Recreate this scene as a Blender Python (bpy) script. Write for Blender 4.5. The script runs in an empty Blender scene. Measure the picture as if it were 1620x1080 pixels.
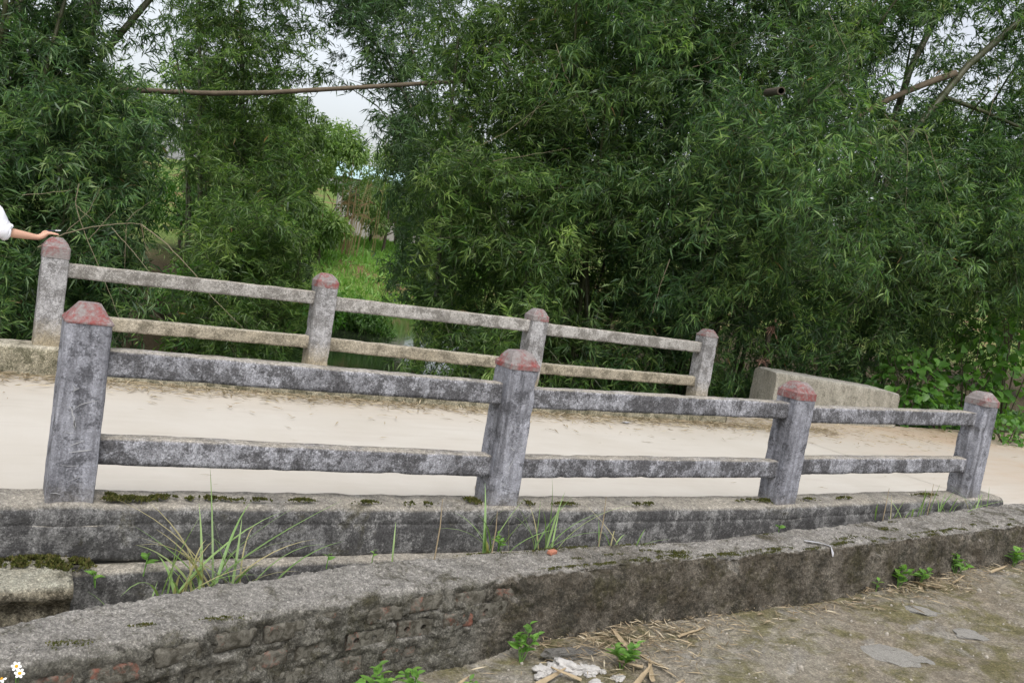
import bpy, bmesh, math, random
import numpy as np
from mathutils import Vector, Matrix, noise

random.seed(11)
RNG = np.random.default_rng(11)
scene = bpy.context.scene
COL = scene.collection
R = math.radians

# ------------------------------------------------------------------ camera
CAM = np.array([-0.483, -4.400, 1.426])
FWD = np.array([0.51696, 0.85015, -0.09996])
RGT = np.array([0.85171, -0.49916, 0.15945])
UPV = np.array([-0.08566, 0.16757, 0.98213])
FPX = 1434.8                      # focal length in pixels of a 1620 px wide frame

cd = bpy.data.cameras.new('camera')
cam = bpy.data.objects.new('camera', cd)
COL.objects.link(cam)
m = Matrix.Identity(4)
for i in range(3):
    m[i][0], m[i][1], m[i][2], m[i][3] = RGT[i], UPV[i], -FWD[i], CAM[i]
cam.matrix_world = m
cd.sensor_width = 36.0
cd.lens = FPX / 1620.0 * 36.0
cd.clip_start = 0.05
cd.clip_end = 2000.0
scene.camera = cam

# ------------------------------------------------------------------ world and sun
SUN_EL, SUN_AZ = 58.0, 200.0      # azimuth: degrees clockwise from +Y
world = bpy.data.worlds.new('World')
scene.world = world
world.use_nodes = True
nt = world.node_tree
nt.nodes.clear()
sky = nt.nodes.new('ShaderNodeTexSky')
sky.sky_type = 'NISHITA'
sky.sun_disc = False
sky.sun_elevation = R(SUN_EL)
sky.sun_rotation = R(SUN_AZ)
sky.air_density = 1.0
sky.dust_density = 4.0
sky.ozone_density = 1.0
hs = nt.nodes.new('ShaderNodeHueSaturation')
hs.inputs['Saturation'].default_value = 0.30
bg = nt.nodes.new('ShaderNodeBackground')
bg.inputs['Strength'].default_value = 0.15
wo = nt.nodes.new('ShaderNodeOutputWorld')
nt.links.new(sky.outputs[0], hs.inputs['Color'])
nt.links.new(hs.outputs[0], bg.inputs['Color'])
nt.links.new(bg.outputs[0], wo.inputs['Surface'])

sd = bpy.data.lights.new('sun', 'SUN')
sd.energy = 0.55
sd.angle = R(25)
sd.color = (1.0, 0.97, 0.93)
sun = bpy.data.objects.new('sun', sd)
COL.objects.link(sun)
sdir = Vector((math.sin(R(SUN_AZ)) * math.cos(R(SUN_EL)), math.cos(R(SUN_AZ)) * math.cos(R(SUN_EL)), math.sin(R(SUN_EL))))
sun.rotation_euler = sdir.to_track_quat('Z', 'Y').to_euler()

vs = scene.view_settings
vs.view_transform = 'Standard'
vs.look = 'None'
vs.gamma = 1.0
vs.use_curve_mapping = False
vs.exposure = 0.75
scene.cycles.max_bounces = 4
scene.cycles.diffuse_bounces = 3
scene.cycles.glossy_bounces = 2
scene.cycles.transmission_bounces = 3
scene.cycles.transparent_max_bounces = 4
scene.cycles.caustics_reflective = False
scene.cycles.caustics_refractive = False

# ------------------------------------------------------------------ helpers
def at(x, y, d):
    """point that photo pixel (x, y) sees at depth d metres along the view axis"""
    return CAM + d * (FWD + RGT * (x - 810) / FPX + UPV * (540 - y) / FPX)

def tag(o, label=None, cat=None, group=None, kind=None):
    if label: o['label'] = label
    if cat: o['category'] = cat
    if group: o['group'] = group
    if kind: o['kind'] = kind
    return o

def empty(name, loc=(0, 0, 0), rz=0.0):
    o = bpy.data.objects.new(name, None)
    o.empty_display_size = 0.1
    COL.objects.link(o)
    o.location = loc
    o.rotation_euler = (0, 0, rz)
    return o

def link(name, me, parent=None, loc=None):
    o = bpy.data.objects.new(name, me)
    COL.objects.link(o)
    if parent is not None:
        o.parent = parent
    if loc is not None:
        o.location = loc
    return o

def mesh_np(name, V, F, mats, midx=None, rnd=None, smooth=False):
    V = np.asarray(V, dtype=np.float32).reshape(-1, 3)
    F = np.asarray(F, dtype=np.int32)
    n, k = F.shape
    me = bpy.data.meshes.new(name)
    me.vertices.add(len(V)); me.vertices.foreach_set('co', V.ravel())
    me.loops.add(n * k); me.loops.foreach_set('vertex_index', F.ravel())
    me.polygons.add(n)
    me.polygons.foreach_set('loop_start', np.arange(0, n * k, k, dtype=np.int32))
    if midx is not None:
        me.polygons.foreach_set('material_index', np.asarray(midx, dtype=np.int32))
    me.polygons.foreach_set('use_smooth', np.full(n, smooth))
    for mt in (mats if isinstance(mats, (list, tuple)) else [mats]):
        me.materials.append(mt)
    me.update(calc_edges=True)
    if rnd is not None:
        a = me.attributes.new('rnd', 'FLOAT', 'FACE')
        a.data.foreach_set('value', np.asarray(rnd, dtype=np.float32))
    return me

def mesh_bm(name, bm, mats, smooth=False):
    me = bpy.data.meshes.new(name)
    bm.to_mesh(me); bm.free()
    for mt in (mats if isinstance(mats, (list, tuple)) else [mats]):
        me.materials.append(mt)
    if smooth:
        me.polygons.foreach_set('use_smooth', np.ones(len(me.polygons), dtype=bool))
    return me

def fbm(p, s, o=4):
    return noise.fractal(Vector(p) * s, 0.9, 2.0, o)

def vnoise(x, y, seed=0):
    """cheap 2-D value noise on numpy arrays, -1..1"""
    def h(i, j):
        n = (i * 374761393 + j * 668265263 + seed * 974634777) & 0xFFFFFFFF
        n = ((n ^ (n >> 13)) * 1274126177) & 0xFFFFFFFF
        return ((n ^ (n >> 16)) & 0xFFFF) / 32767.5 - 1.0
    xi = np.floor(x).astype(np.int64); yi = np.floor(y).astype(np.int64)
    fx = x - xi; fy = y - yi
    fx = fx * fx * (3 - 2 * fx); fy = fy * fy * (3 - 2 * fy)
    a = h(xi, yi) * (1 - fx) + h(xi + 1, yi) * fx
    b = h(xi, yi + 1) * (1 - fx) + h(xi + 1, yi + 1) * fx
    return a * (1 - fy) + b * fy

def vfbm(x, y, s, o=4, seed=0):
    t = 0; amp = 1.0
    for i in range(o):
        t = t + amp * vnoise(x * s, y * s, seed + i * 7); s *= 2.03; amp *= 0.5
    return t

# ------------------------------------------------------------------ materials
class NB:
    """tiny node builder"""
    def __init__(self, name):
        self.m = bpy.data.materials.new(name)
        self.m.use_nodes = True
        self.t = self.m.node_tree
        self.t.nodes.clear()
        self.out = self.t.nodes.new('ShaderNodeOutputMaterial')
    def n(self, typ, **kw):
        nd = self.t.nodes.new(typ)
        for k, v in kw.items():
            setattr(nd, k, v)
        return nd
    def l(self, a, b):
        self.t.links.new(a, b)
    def set(self, sock, v):
        if hasattr(v, 'is_output') or isinstance(v, bpy.types.NodeSocket):
            self.l(v, sock)
        else:
            if isinstance(v, (tuple, list)) and len(v) == 3 and sock.type == 'RGBA':
                v = (*v, 1)
            sock.default_value = v
    def coord(self, kind='Object', scale=(1, 1, 1), rnd=True):
        tc = self.n('ShaderNodeTexCoord')
        src = tc.outputs[kind]
        if rnd:
            oi = self.n('ShaderNodeObjectInfo')
            ml = self.math('MULTIPLY', oi.outputs['Random'], 37.0)
            va = self.n('ShaderNodeVectorMath', operation='ADD')
            self.l(src, va.inputs[0]); self.l(ml, va.inputs[1])
            src = va.outputs[0]
        mp = self.n('ShaderNodeMapping')
        mp.inputs['Scale'].default_value = scale
        self.l(src, mp.inputs[0])
        return mp.outputs[0]
    def noise(self, vec, scale, detail=6, rough=0.6, dist=0.0):
        nd = self.n('ShaderNodeTexNoise')
        self.l(vec, nd.inputs['Vector'])
        nd.inputs['Scale'].default_value = scale
        nd.inputs['Detail'].default_value = detail
        nd.inputs['Roughness'].default_value = rough
        nd.inputs['Distortion'].default_value = dist
        return nd.outputs['Fac']
    def ramp(self, fac, stops):
        nd = self.n('ShaderNodeValToRGB')
        cr = nd.color_ramp
        while len(cr.elements) < len(stops):
            cr.elements.new(0.5)
        for e, (p, c) in zip(cr.elements, stops):
            e.position = p
            e.color = (c, c, c, 1) if not isinstance(c, tuple) else (*c, 1)
        self.l(fac, nd.inputs[0])
        return nd.outputs[0]
    def mix(self, fac, a, b, mode='MIX'):
        nd = self.n('ShaderNodeMix', data_type='RGBA', blend_type=mode)
        self.set(nd.inputs[0], fac); self.set(nd.inputs[6], a); self.set(nd.inputs[7], b)
        return nd.outputs[2]
    def math(self, op, a, b=0.0, clamp=False):
        nd = self.n('ShaderNodeMath', operation=op, use_clamp=clamp)
        self.set(nd.inputs[0], a); self.set(nd.inputs[1], b)
        return nd.outputs[0]
    def up(self):
        g = self.n('ShaderNodeNewGeometry')
        s = self.n('ShaderNodeSeparateXYZ')
        self.l(g.outputs['Normal'], s.inputs[0])
        return s.outputs[2]
    def bump(self, h, strength=0.4, dist=0.01):
        b = self.n('ShaderNodeBump')
        b.inputs['Strength'].default_value = strength
        b.inputs['Distance'].default_value = dist
        self.l(h, b.inputs['Height'])
        return b.outputs[0]
    def principled(self, color, rough=0.9, normal=None, spec=0.3, **kw):
        p = self.n('ShaderNodeBsdfPrincipled')
        self.set(p.inputs['Base Color'], color)
        self.set(p.inputs['Roughness'], rough)
        p.inputs['Specular IOR Level'].default_value = spec
        if normal is not None:
            self.l(normal, p.inputs['Normal'])
        for k, v in kw.items():
            self.set(p.inputs[k], v)
        return p
    def done(self, shader):
        self.l(shader.outputs[0] if hasattr(shader, 'outputs') else shader, self.out.inputs[0])
        return self.m

def concrete(name, pale, mid, dark, lichen=0.5, top=(0.33, 0.30, 0.25), streak=0.5, moss=0.0, low=None, bump=0.5, speck=1.0, right=None, rough_d=0.008):
    b = NB(name)
    v = b.coord()
    big = b.noise(v, 2.2, 6, 0.65)
    fine = b.noise(v, 34, 8, 0.72, 0.3)
    grain = b.noise(v, 85, 5, 0.75)
    st = b.noise(b.coord(scale=(9, 9, 0.7)), 1.8, 6, 0.65)
    c = b.mix(b.ramp(big, [(0.32, 0.0), (0.70, 1.0)]), mid, pale)
    c = b.mix(b.math('MULTIPLY', b.ramp(st, [(0.42, 0.0), (0.70, 1.0)]), streak), c, dark)
    if right is not None:                # a different, darker render from x on
        tc = b.n('ShaderNodeTexCoord'); s = b.n('ShaderNodeSeparateXYZ'); b.l(tc.outputs['Object'], s.inputs[0])
        xx = b.math('MULTIPLY', b.math('ADD', s.outputs[0], b.math('MULTIPLY', big, 0.5)), 0.1)
        c = b.mix(b.ramp(xx, [(right[0] * 0.1, 0.0), (right[0] * 0.1 + 0.02, 1.0)]), c, b.mix(b.ramp(b.noise(v, 6, 7, 0.7, 0.4), [(0.35, 0.0), (0.65, 1.0)]), right[1], right[2]))
    patch = b.noise(v, 7.5, 8, 0.70, 0.3)
    lm = b.math('ADD', b.math('MULTIPLY', grain, 0.36), b.math('MULTIPLY', patch, 0.66))
    thr = 0.56 - 0.13 * lichen
    c = b.mix(b.math('MULTIPLY', b.ramp(lm, [(thr - 0.005, 0.0), (thr + 0.065, 1.0)]), 0.80), c, dark)
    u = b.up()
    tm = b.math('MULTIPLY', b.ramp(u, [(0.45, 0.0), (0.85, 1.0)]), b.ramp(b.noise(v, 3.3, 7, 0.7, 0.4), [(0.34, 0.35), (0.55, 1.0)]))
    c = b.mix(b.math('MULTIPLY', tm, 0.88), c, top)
    if low is not None:                      # mud splashed on the foot of the thing
        tc = b.n('ShaderNodeTexCoord'); s = b.n('ShaderNodeSeparateXYZ'); b.l(tc.outputs['Object'], s.inputs[0])
        z = b.math('ADD', s.outputs[2], b.math('MULTIPLY', fine, 0.25))
        c = b.mix(b.math('MULTIPLY', b.ramp(z, [(low[0], 1.0), (low[0] + 0.22, 0.0)]), 0.8), c, low[1])
    if moss > 0:
        mm = b.ramp(b.noise(v, 4.5, 9, 0.75, 0.5), [(0.60 - 0.16 * moss, 0.0), (0.72 - 0.16 * moss, 1.0)])
        c = b.mix(b.math('MULTIPLY', mm, 0.75), c, (0.050, 0.045, 0.022))
    # grit: pale and dark sand grains
    sp = b.ramp(b.noise(v, 120, 3, 0.8), [(0.30, 0.42), (0.47, 0.90), (0.56, 1.10), (0.70, 2.0)])
    c = b.mix(speck, c, b.mix(1.0, c, sp, 'MULTIPLY'))
    sp2 = b.ramp(b.noise(v, 42, 4, 0.75), [(0.33, 0.62), (0.50, 1.0), (0.66, 1.45)])
    c = b.mix(speck, c, b.mix(1.0, c, sp2, 'MULTIPLY'))
    h = b.math('ADD', fine, b.math('MULTIPLY', grain, 0.6))
    return b.done(b.principled(c, 0.92, b.bump(h, bump, rough_d), 0.2))

M = {}
M['post'] = concrete('post_concrete', (0.40, 0.405, 0.445), (0.225, 0.228, 0.255), (0.065, 0.065, 0.072), 0.25, streak=0.9, low=(0.08, (0.13, 0.115, 0.085)), speck=0.55, bump=0.3)
M['rail'] = concrete('rail_concrete', (0.38, 0.382, 0.41), (0.205, 0.206, 0.222), (0.055, 0.053, 0.054), 0.66, streak=0.5, speck=0.95)
M['far_post'] = concrete('far_post_concrete', (0.44, 0.435, 0.44), (0.30, 0.295, 0.295), (0.13, 0.125, 0.12), 0.55, streak=0.35, low=(0.24, (0.30, 0.25, 0.16)), speck=0.7)
M['far_rail'] = concrete('far_rail_concrete', (0.42, 0.405, 0.385), (0.31, 0.295, 0.27), (0.14, 0.13, 0.115), 0.6, streak=0.25, speck=0.7)
M['far_rail_low'] = concrete('far_low_rail_concrete', (0.38, 0.34, 0.27), (0.28, 0.245, 0.18), (0.13, 0.115, 0.085), 0.5, top=(0.36, 0.33, 0.26), streak=0.25, moss=0.1, speck=0.8)
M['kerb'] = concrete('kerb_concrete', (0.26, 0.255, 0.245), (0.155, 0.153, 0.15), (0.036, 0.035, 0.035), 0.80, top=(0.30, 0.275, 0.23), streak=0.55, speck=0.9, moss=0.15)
M['far_kerb'] = concrete('far_kerb_concrete', (0.36, 0.33, 0.25), (0.25, 0.225, 0.16), (0.07, 0.068, 0.04), 0.45, top=(0.38, 0.35, 0.28), moss=0.35)
M['block'] = concrete('block_concrete', (0.38, 0.36, 0.31), (0.29, 0.27, 0.22), (0.15, 0.14, 0.11), 0.25, top=(0.36, 0.345, 0.31), streak=0.5, speck=0.6)
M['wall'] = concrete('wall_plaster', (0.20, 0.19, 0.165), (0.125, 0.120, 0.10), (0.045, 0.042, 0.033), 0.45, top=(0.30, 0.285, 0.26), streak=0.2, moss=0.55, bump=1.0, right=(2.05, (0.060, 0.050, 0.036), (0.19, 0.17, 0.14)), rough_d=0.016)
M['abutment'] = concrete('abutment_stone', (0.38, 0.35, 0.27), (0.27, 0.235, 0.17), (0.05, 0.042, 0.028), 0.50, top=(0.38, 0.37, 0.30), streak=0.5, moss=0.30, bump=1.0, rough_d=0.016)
M['stone'] = concrete('flat_stone', (0.27, 0.26, 0.24), (0.20, 0.19, 0.17), (0.12, 0.11, 0.09), 0.4, top=(0.26, 0.25, 0.225), streak=0.0, moss=0.3, speck=1.0)

def red_paint():
    b = NB('worn_red_paint')
    v = b.coord()
    a = b.noise(v, 7, 6, 0.65, 0.5)
    f = b.noise(v, 45, 6, 0.7)
    red = b.mix(f, (0.27, 0.062, 0.058), (0.17, 0.065, 0.060))
    grey = b.mix(f, (0.10, 0.085, 0.080), (0.34, 0.31, 0.30))
    k = b.math('ADD', b.math('MULTIPLY', a, 0.65), b.math('MULTIPLY', f, 0.35))
    oi = b.n('ShaderNodeObjectInfo')
    k = b.math('ADD', k, b.math('MULTIPLY', oi.outputs['Random'], 0.07))
    c = b.mix(b.ramp(k, [(0.44, 0.0), (0.57, 1.0)]), red, grey)
    wh = b.ramp(b.noise(v, 24, 7, 0.75, 1.2), [(0.60, 0.0), (0.66, 1.0)])
    c = b.mix(b.math('MULTIPLY', wh, 0.55), c, (0.52, 0.47, 0.46))
    return b.done(b.principled(c, 0.8, b.bump(f, 0.5, 0.004), 0.25))
M['red'] = red_paint()

def simple(name, col, rough=0.8, var=0.25, scale=20, spec=0.3, bump=0.3, **kw):
    b = NB(name)
    v = b.coord()
    f = b.noise(v, scale, 6, 0.65)
    c = b.mix(f, tuple(x * (1 - var) for x in col), tuple(min(1, x * (1 + var)) for x in col))
    return b.done(b.principled(c, rough, b.bump(f, bump, 0.003), spec, **kw))

M['chalk'] = simple('chalk_scratch', (0.40, 0.40, 0.405), 0.95)
M['white_scrap'] = simple('white_plastic', (0.42, 0.42, 0.44), 0.5)
M['rubble'] = simple('white_rubble', (0.50, 0.48, 0.455), 0.95, 0.35, 45, bump=1.0)
M['brick'] = simple('red_brick', (0.30, 0.10, 0.065), 0.95, 0.45, 35, bump=1.0)
M['skin'] = simple('skin', (0.56, 0.33, 0.235), 0.55, 0.06, 30, bump=0.05)
M['shirt'] = simple('white_cotton', (0.78, 0.79, 0.84), 0.9, 0.03, 60, bump=0.1)
M['trouser'] = simple('dark_trousers', (0.03, 0.035, 0.05), 0.9, 0.1, 60)
M['hair'] = simple('black_hair', (0.012, 0.010, 0.009), 0.5, 0.3, 80)
M['shoe'] = simple('shoe_leather', (0.03, 0.028, 0.026), 0.5, 0.2, 50)
M['pen'] = simple('pen_barrel', (0.02, 0.022, 0.05), 0.3, 0.05)
M['pen_tip'] = simple('pen_silver', (0.65, 0.66, 0.68), 0.3, 0.05)
M['drygrass'] = simple('dry_bamboo_leaf', (0.33, 0.26, 0.165), 0.85, 0.4, 9, bump=0.2)
M['twig'] = simple('dry_twig', (0.20, 0.17, 0.11), 0.9, 0.3, 15)
M['deadculm'] = simple('dead_bamboo', (0.145, 0.115, 0.08), 0.85, 0.45, 10, bump=0.5)
M['hollow'] = simple('shaded_hollow', (0.02, 0.016, 0.012), 1.0, 0.3)  # near-black colour paints the shade inside the cut stem
M['roof'] = simple('blue_roof_sheet', (0.40, 0.55, 0.58), 0.6, 0.1, 2)
M['housewall'] = simple('house_plaster', (0.36, 0.34, 0.32), 0.9, 0.1, 2)
M['glass'] = simple('dark_window', (0.04, 0.05, 0.06), 0.15, 0.1)
M['moss'] = simple('moss', (0.055, 0.075, 0.016), 1.0, 0.6, 30)
M['petal'] = simple('white_petal', (0.82, 0.82, 0.80), 0.7, 0.03)
M['yellow'] = simple('yellow_disc', (0.70, 0.36, 0.02), 0.8, 0.2)
M['bark'] = simple('tree_bark', (0.09, 0.075, 0.055), 0.95, 0.4, 14, bump=1.0)

def culm_mat():
    b = NB('bamboo_culm')
    v = b.coord(scale=(1, 1, 0.35))
    a = b.noise(v, 6, 6, 0.6)
    f = b.noise(v, 40, 5, 0.7)
    c = b.mix(b.ramp(a, [(0.35, 0.0), (0.7, 1.0)]), (0.035, 0.046, 0.016), (0.075, 0.072, 0.036))
    c = b.mix(b.math('MULTIPLY', b.ramp(f, [(0.55, 0.0), (0.7, 1.0)]), 0.6), c, (0.10, 0.095, 0.07))
    return b.done(b.principled(c, 0.5, b.bump(f, 0.2, 0.004), 0.4))
M['culm'] = culm_mat()

def leaf_mat(name, stops, trans=0.3, rough=0.42, spec=0.45):
    b = NB(name)
    at_ = b.n('ShaderNodeAttribute', attribute_name='rnd')
    oi = b.n('ShaderNodeObjectInfo')
    c = b.ramp(at_.outputs['Fac'], stops)
    k = b.math('ADD', b.math('MULTIPLY', oi.outputs['Random'], 0.5), 0.75)
    hv = b.n('ShaderNodeHueSaturation')
    b.l(c, hv.inputs['Color']); b.l(k, hv.inputs['Value'])
    p = b.principled(hv.outputs[0], rough, None, spec)
    t = b.n('ShaderNodeBsdfTranslucent')
    tc = b.mix(1.0, hv.outputs[0], (1.3, 1.5, 0.55), 'MULTIPLY')
    b.l(tc, t.inputs[0])
    mx = b.n('ShaderNodeMixShader')
    mx.inputs[0].default_value = trans
    b.l(p.outputs[0], mx.inputs[1]); b.l(t.outputs[0], mx.inputs[2])
    return b.done(mx.outputs[0])

M['leaf'] = leaf_mat('bamboo_leaf', [(0.0, (0.026, 0.062, 0.024)), (0.40, (0.060, 0.130, 0.042)), (0.70, (0.125, 0.222, 0.066)), (0.955, (0.25, 0.36, 0.12)), (0.975, (0.32, 0.27, 0.10)), (1.0, (0.30, 0.20, 0.10))], 0.36)
M['leaf_warm'] = leaf_mat('warm_bamboo_leaf', [(0.0, (0.034, 0.074, 0.022)), (0.40, (0.076, 0.148, 0.036)), (0.72, (0.142, 0.232, 0.058)), (0.955, (0.24, 0.34, 0.10)), (0.975, (0.34, 0.28, 0.10)), (1.0, (0.30, 0.20, 0.10))], 0.38)
M['straw'] = leaf_mat('pale_straw', [(0.0, (0.30, 0.23, 0.15)), (0.5, (0.42, 0.34, 0.23)), (1.0, (0.56, 0.48, 0.35))], 0.1, 0.85, 0.2)
M['leaf_far'] = leaf_mat('far_bamboo_leaf', [(0.0, (0.05, 0.10, 0.05)), (0.5, (0.085, 0.16, 0.065)), (1.0, (0.14, 0.23, 0.08))], 0.3)
M['leaf_broad'] = leaf_mat('broad_leaf', [(0.0, (0.055, 0.14, 0.03)), (0.5, (0.10, 0.23, 0.045)), (1.0, (0.18, 0.33, 0.075))], 0.4)
M['leaf_tree'] = leaf_mat('distant_tree_leaf', [(0.0, (0.08, 0.14, 0.045)), (0.5, (0.14, 0.23, 0.065)), (1.0, (0.24, 0.32, 0.10))], 0.4)
M['reed'] = leaf_mat('dry_reed', [(0.0, (0.25, 0.18, 0.10)), (0.6, (0.38, 0.27, 0.16)), (1.0, (0.30, 0.30, 0.12))], 0.3)
M['weed'] = leaf_mat('weed_leaf', [(0.0, (0.10, 0.22, 0.04)), (0.5, (0.15, 0.30, 0.06)), (1.0, (0.22, 0.36, 0.08))], 0.35)
M['grass'] = leaf_mat('grass_blade', [(0.0, (0.18, 0.30, 0.10)), (0.7, (0.28, 0.40, 0.16)), (0.85, (0.34, 0.38, 0.18)), (1.0, (0.44, 0.37, 0.22))], 0.35)
M['litter'] = leaf_mat('straw_litter', [(0.0, (0.13, 0.10, 0.065)), (0.5, (0.26, 0.205, 0.135)), (0.85, (0.38, 0.31, 0.21)), (1.0, (0.52, 0.46, 0.35))], 0.12, 0.8, 0.2)

def road_mat():
    b = NB('pale_road_concrete')
    v = b.coord(rnd=False)
    a = b.noise(v, 0.9, 6, 0.62)
    f = b.noise(b.coord(scale=(0.35, 2.2, 1), rnd=False), 3.0, 8, 0.7, 0.3)
    g = b.noise(v, 70, 5, 0.7)
    c = b.mix(b.ramp(a, [(0.3, 0.0), (0.7, 1.0)]), (0.45, 0.415, 0.36), (0.515, 0.487, 0.44))
    c = b.mix(b.math('MULTIPLY', b.ramp(f, [(0.52, 0.0), (0.70, 1.0)]), 0.35), c, (0.40, 0.36, 0.31))
    # sand drifted to the far edge and to the bridge's right end
    tc = b.n('ShaderNodeTexCoord'); s = b.n('ShaderNodeSeparateXYZ'); b.l(tc.outputs['Object'], s.inputs[0])
    e = b.math('ADD', s.outputs[1], b.math('MULTIPLY', a, 0.9))
    edge = b.ramp(b.math('MULTIPLY', e, 0.2), [(0.66, 0.0), (0.86, 1.0)])
    c = b.mix(b.math('MULTIPLY', edge, 0.5), c, (0.42, 0.35, 0.26))
    rx = b.ramp(b.math('MULTIPLY', b.math('ADD', s.outputs[0], b.math('MULTIPLY', f, 4.0)), 0.05), [(0.50, 0.0), (0.68, 1.0)])
    c = b.mix(b.math('MULTIPLY', rx, b.math('MULTIPLY', b.ramp(a, [(0.3, 0.2), (0.62, 1.0)]), 0.8)), c, (0.40, 0.30, 0.21))
    c = b.mix(b.math('MULTIPLY', b.ramp(g, [(0.60, 0.0), (0.75, 1.0)]), 0.35), c, (0.45, 0.40, 0.33))
    return b.done(b.principled(c, 0.95, b.bump(g, 0.25, 0.004), 0.15))
M['road'] = road_mat()

def ground_mat():
    b = NB('mossy_ground')
    v = b.coord(rnd=False)
    a = b.noise(v, 1.3, 7, 0.65, 0.3)
    m_ = b.noise(v, 3.4, 8, 0.7, 0.5)
    f = b.noise(v, 22, 8, 0.75)
    g = b.noise(v, 110, 4, 0.7)
    c = b.mix(b.ramp(a, [(0.36, 0.0), (0.62, 1.0)]), (0.235, 0.20, 0.15), (0.285, 0.26, 0.21))
    c = b.mix(b.math('MULTIPLY', b.ramp(m_, [(0.47, 0.0), (0.60, 1.0)]), 0.70), c, (0.125, 0.115, 0.035))
    st = b.noise(b.coord(scale=(1, 1, 1), rnd=False), 2.0, 6, 0.6, 0.9)
    c = b.mix(b.math('MULTIPLY', b.ramp(st, [(0.58, 0.0), (0.64, 1.0)]), 0.7), c, (0.33, 0.31, 0.275))
    c = b.mix(b.math('MULTIPLY', b.ramp(f, [(0.55, 0.0), (0.72, 1.0)]), 0.55), c, (0.10, 0.085, 0.06))
    c = b.mix(b.ramp(g, [(0.66, 0.0), (0.72, 0.7)]), c, (0.50, 0.46, 0.40))
    sp = b.ramp(b.noise(v, 75, 4, 0.8), [(0.30, 0.45), (0.47, 0.92), (0.56, 1.15), (0.70, 2.1)])
    c = b.mix(0.9, c, b.mix(1.0, c, sp, 'MULTIPLY'))
    sp2 = b.ramp(b.noise(v, 14, 6, 0.75), [(0.33, 0.65), (0.50, 1.0), (0.66, 1.4)])
    c = b.mix(0.9, c, b.mix(1.0, c, sp2, 'MULTIPLY'))
    h = b.math('ADD', f, b.math('MULTIPLY', g, 0.5))
    return b.done(b.principled(c, 0.97, b.bump(h, 1.0, 0.022), 0.15))
M['ground'] = ground_mat()

def terrain_mat():
    b = NB('bank_soil_and_grass')
    v = b.coord(rnd=False)
    a = b.noise(v, 0.35, 7, 0.65, 0.4)
    f = b.noise(v, 6, 8, 0.75)
    c = b.mix(b.ramp(f, [(0.35, 0.0), (0.65, 1.0)]), (0.085, 0.135, 0.035), (0.17, 0.24, 0.06))
    c = b.mix(b.ramp(a, [(0.52, 0.0), (0.62, 1.0)]), c, (0.20, 0.13, 0.075))
    # bare leaf mould under the bamboo
    tc = b.n('ShaderNodeTexCoord'); s = b.n('ShaderNodeSeparateXYZ'); b.l(tc.outputs['Object'], s.inputs[0])
    near_ = b.ramp(b.math('MULTIPLY', b.math('ADD', s.outputs[1], b.math('MULTIPLY', a, 6.0)), 0.02), [(0.44, 1.0), (0.56, 0.0)])
    c = b.mix(near_, c, b.mix(f, (0.045, 0.036, 0.022), (0.10, 0.08, 0.05)))
    return b.done(b.principled(c, 0.97, b.bump(f, 0.9, 0.06), 0.1))
M['terrain'] = terrain_mat()

def water_mat():
    b = NB('still_water')
    v = b.coord(rnd=False)
    f = b.noise(v, 5.0, 4, 0.6)
    return b.done(b.principled((0.018, 0.024, 0.014), 0.06, b.bump(f, 0.08, 0.02), 0.5, IOR=1.33))
M['water'] = water_mat()

# ------------------------------------------------------------------ setting
def lerp_tab(x, xs, ys):
    return np.interp(x, xs, ys)

def road_z(x):
    return lerp_tab(x, [-30, -2, 0, 5, 9, 40], [-0.16, -0.19, -0.20, -0.285, -0.29, -0.33])

def ground_z(x):
    return lerp_tab(x, [-8, -1, .8, 2, 3.6, 5, 6, 7.5, 9, 40], [-.72, -.68, -.65, -.58, -.5, -.42, -.35, -.31, -.31, -.36])

def stream_x(y):
    return lerp_tab(y, [-40, 0, 6, 16, 27, 40, 70, 200], [2.6, 2.7, 3.6, 7.3, 12.4, 19.5, 34, 100])

def terrain_h(x, y):
    d = np.abs(x - stream_x(y)) * 0.9
    bank = np.clip((d - 2.7) / 2.2, 0, 1); bank = bank * bank * (3 - 2 * bank)
    lev = -0.55 + np.clip((y - 22) / 22, 0, 1) * 1.2
    right = (x > stream_x(y))
    lev = lev + np.where(right, 0.0, np.clip((y - 12) / 20, 0, 1) * 1.0)
    z = -2.6 * (1 - bank) + lev * bank
    hill = np.clip((np.hypot(x - 5, y) - 48) / 70, 0, 1)
    z = z + hill * hill * 5
    z = z + 0.10 * vfbm(x, y, 0.7, 4, 3) * np.clip((y - 4.3) / 3, 0, 1)
    # closing head of the stream in the far view
    headc = np.clip((y - 31) / 5, 0, 1)
    z = np.maximum(z, -2.6 + headc * (2.2 + 0.9 * np.clip((y - 36) / 8, 0, 1)))
    z = np.where(y < 4.15, np.where((x > -.3) & (x < 7.4) & (y > 0.0), z - 0.2, -0.75), z)
    z = np.where(y < -0.2, np.minimum(z, ground_z(x) - 0.22), z)
    return z

def build_terrain():
    gx = np.concatenate([np.linspace(-400, -40, 16)[:-1], np.linspace(-40, 50, 170), np.linspace(50, 500, 18)[1:]])
    gy = np.concatenate([np.linspace(-200, -8, 10)[:-1], np.linspace(-8, 70, 160), np.linspace(70, 700, 18)[1:]])
    X, Y = np.meshgrid(gx, gy)
    Z = terrain_h(X, Y)
    V = np.stack([X, Y, Z], -1).reshape(-1, 3)
    nx, ny = len(gx), len(gy)
    i = np.arange(nx * ny).reshape(ny, nx)
    F = np.stack([i[:-1, :-1], i[:-1, 1:], i[1:, 1:], i[1:, :-1]], -1).reshape(-1, 4)
    o = link('terrain', mesh_np('terrain', V, F, M['terrain'], smooth=True))
    tag(o, kind='structure')
build_terrain()

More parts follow.
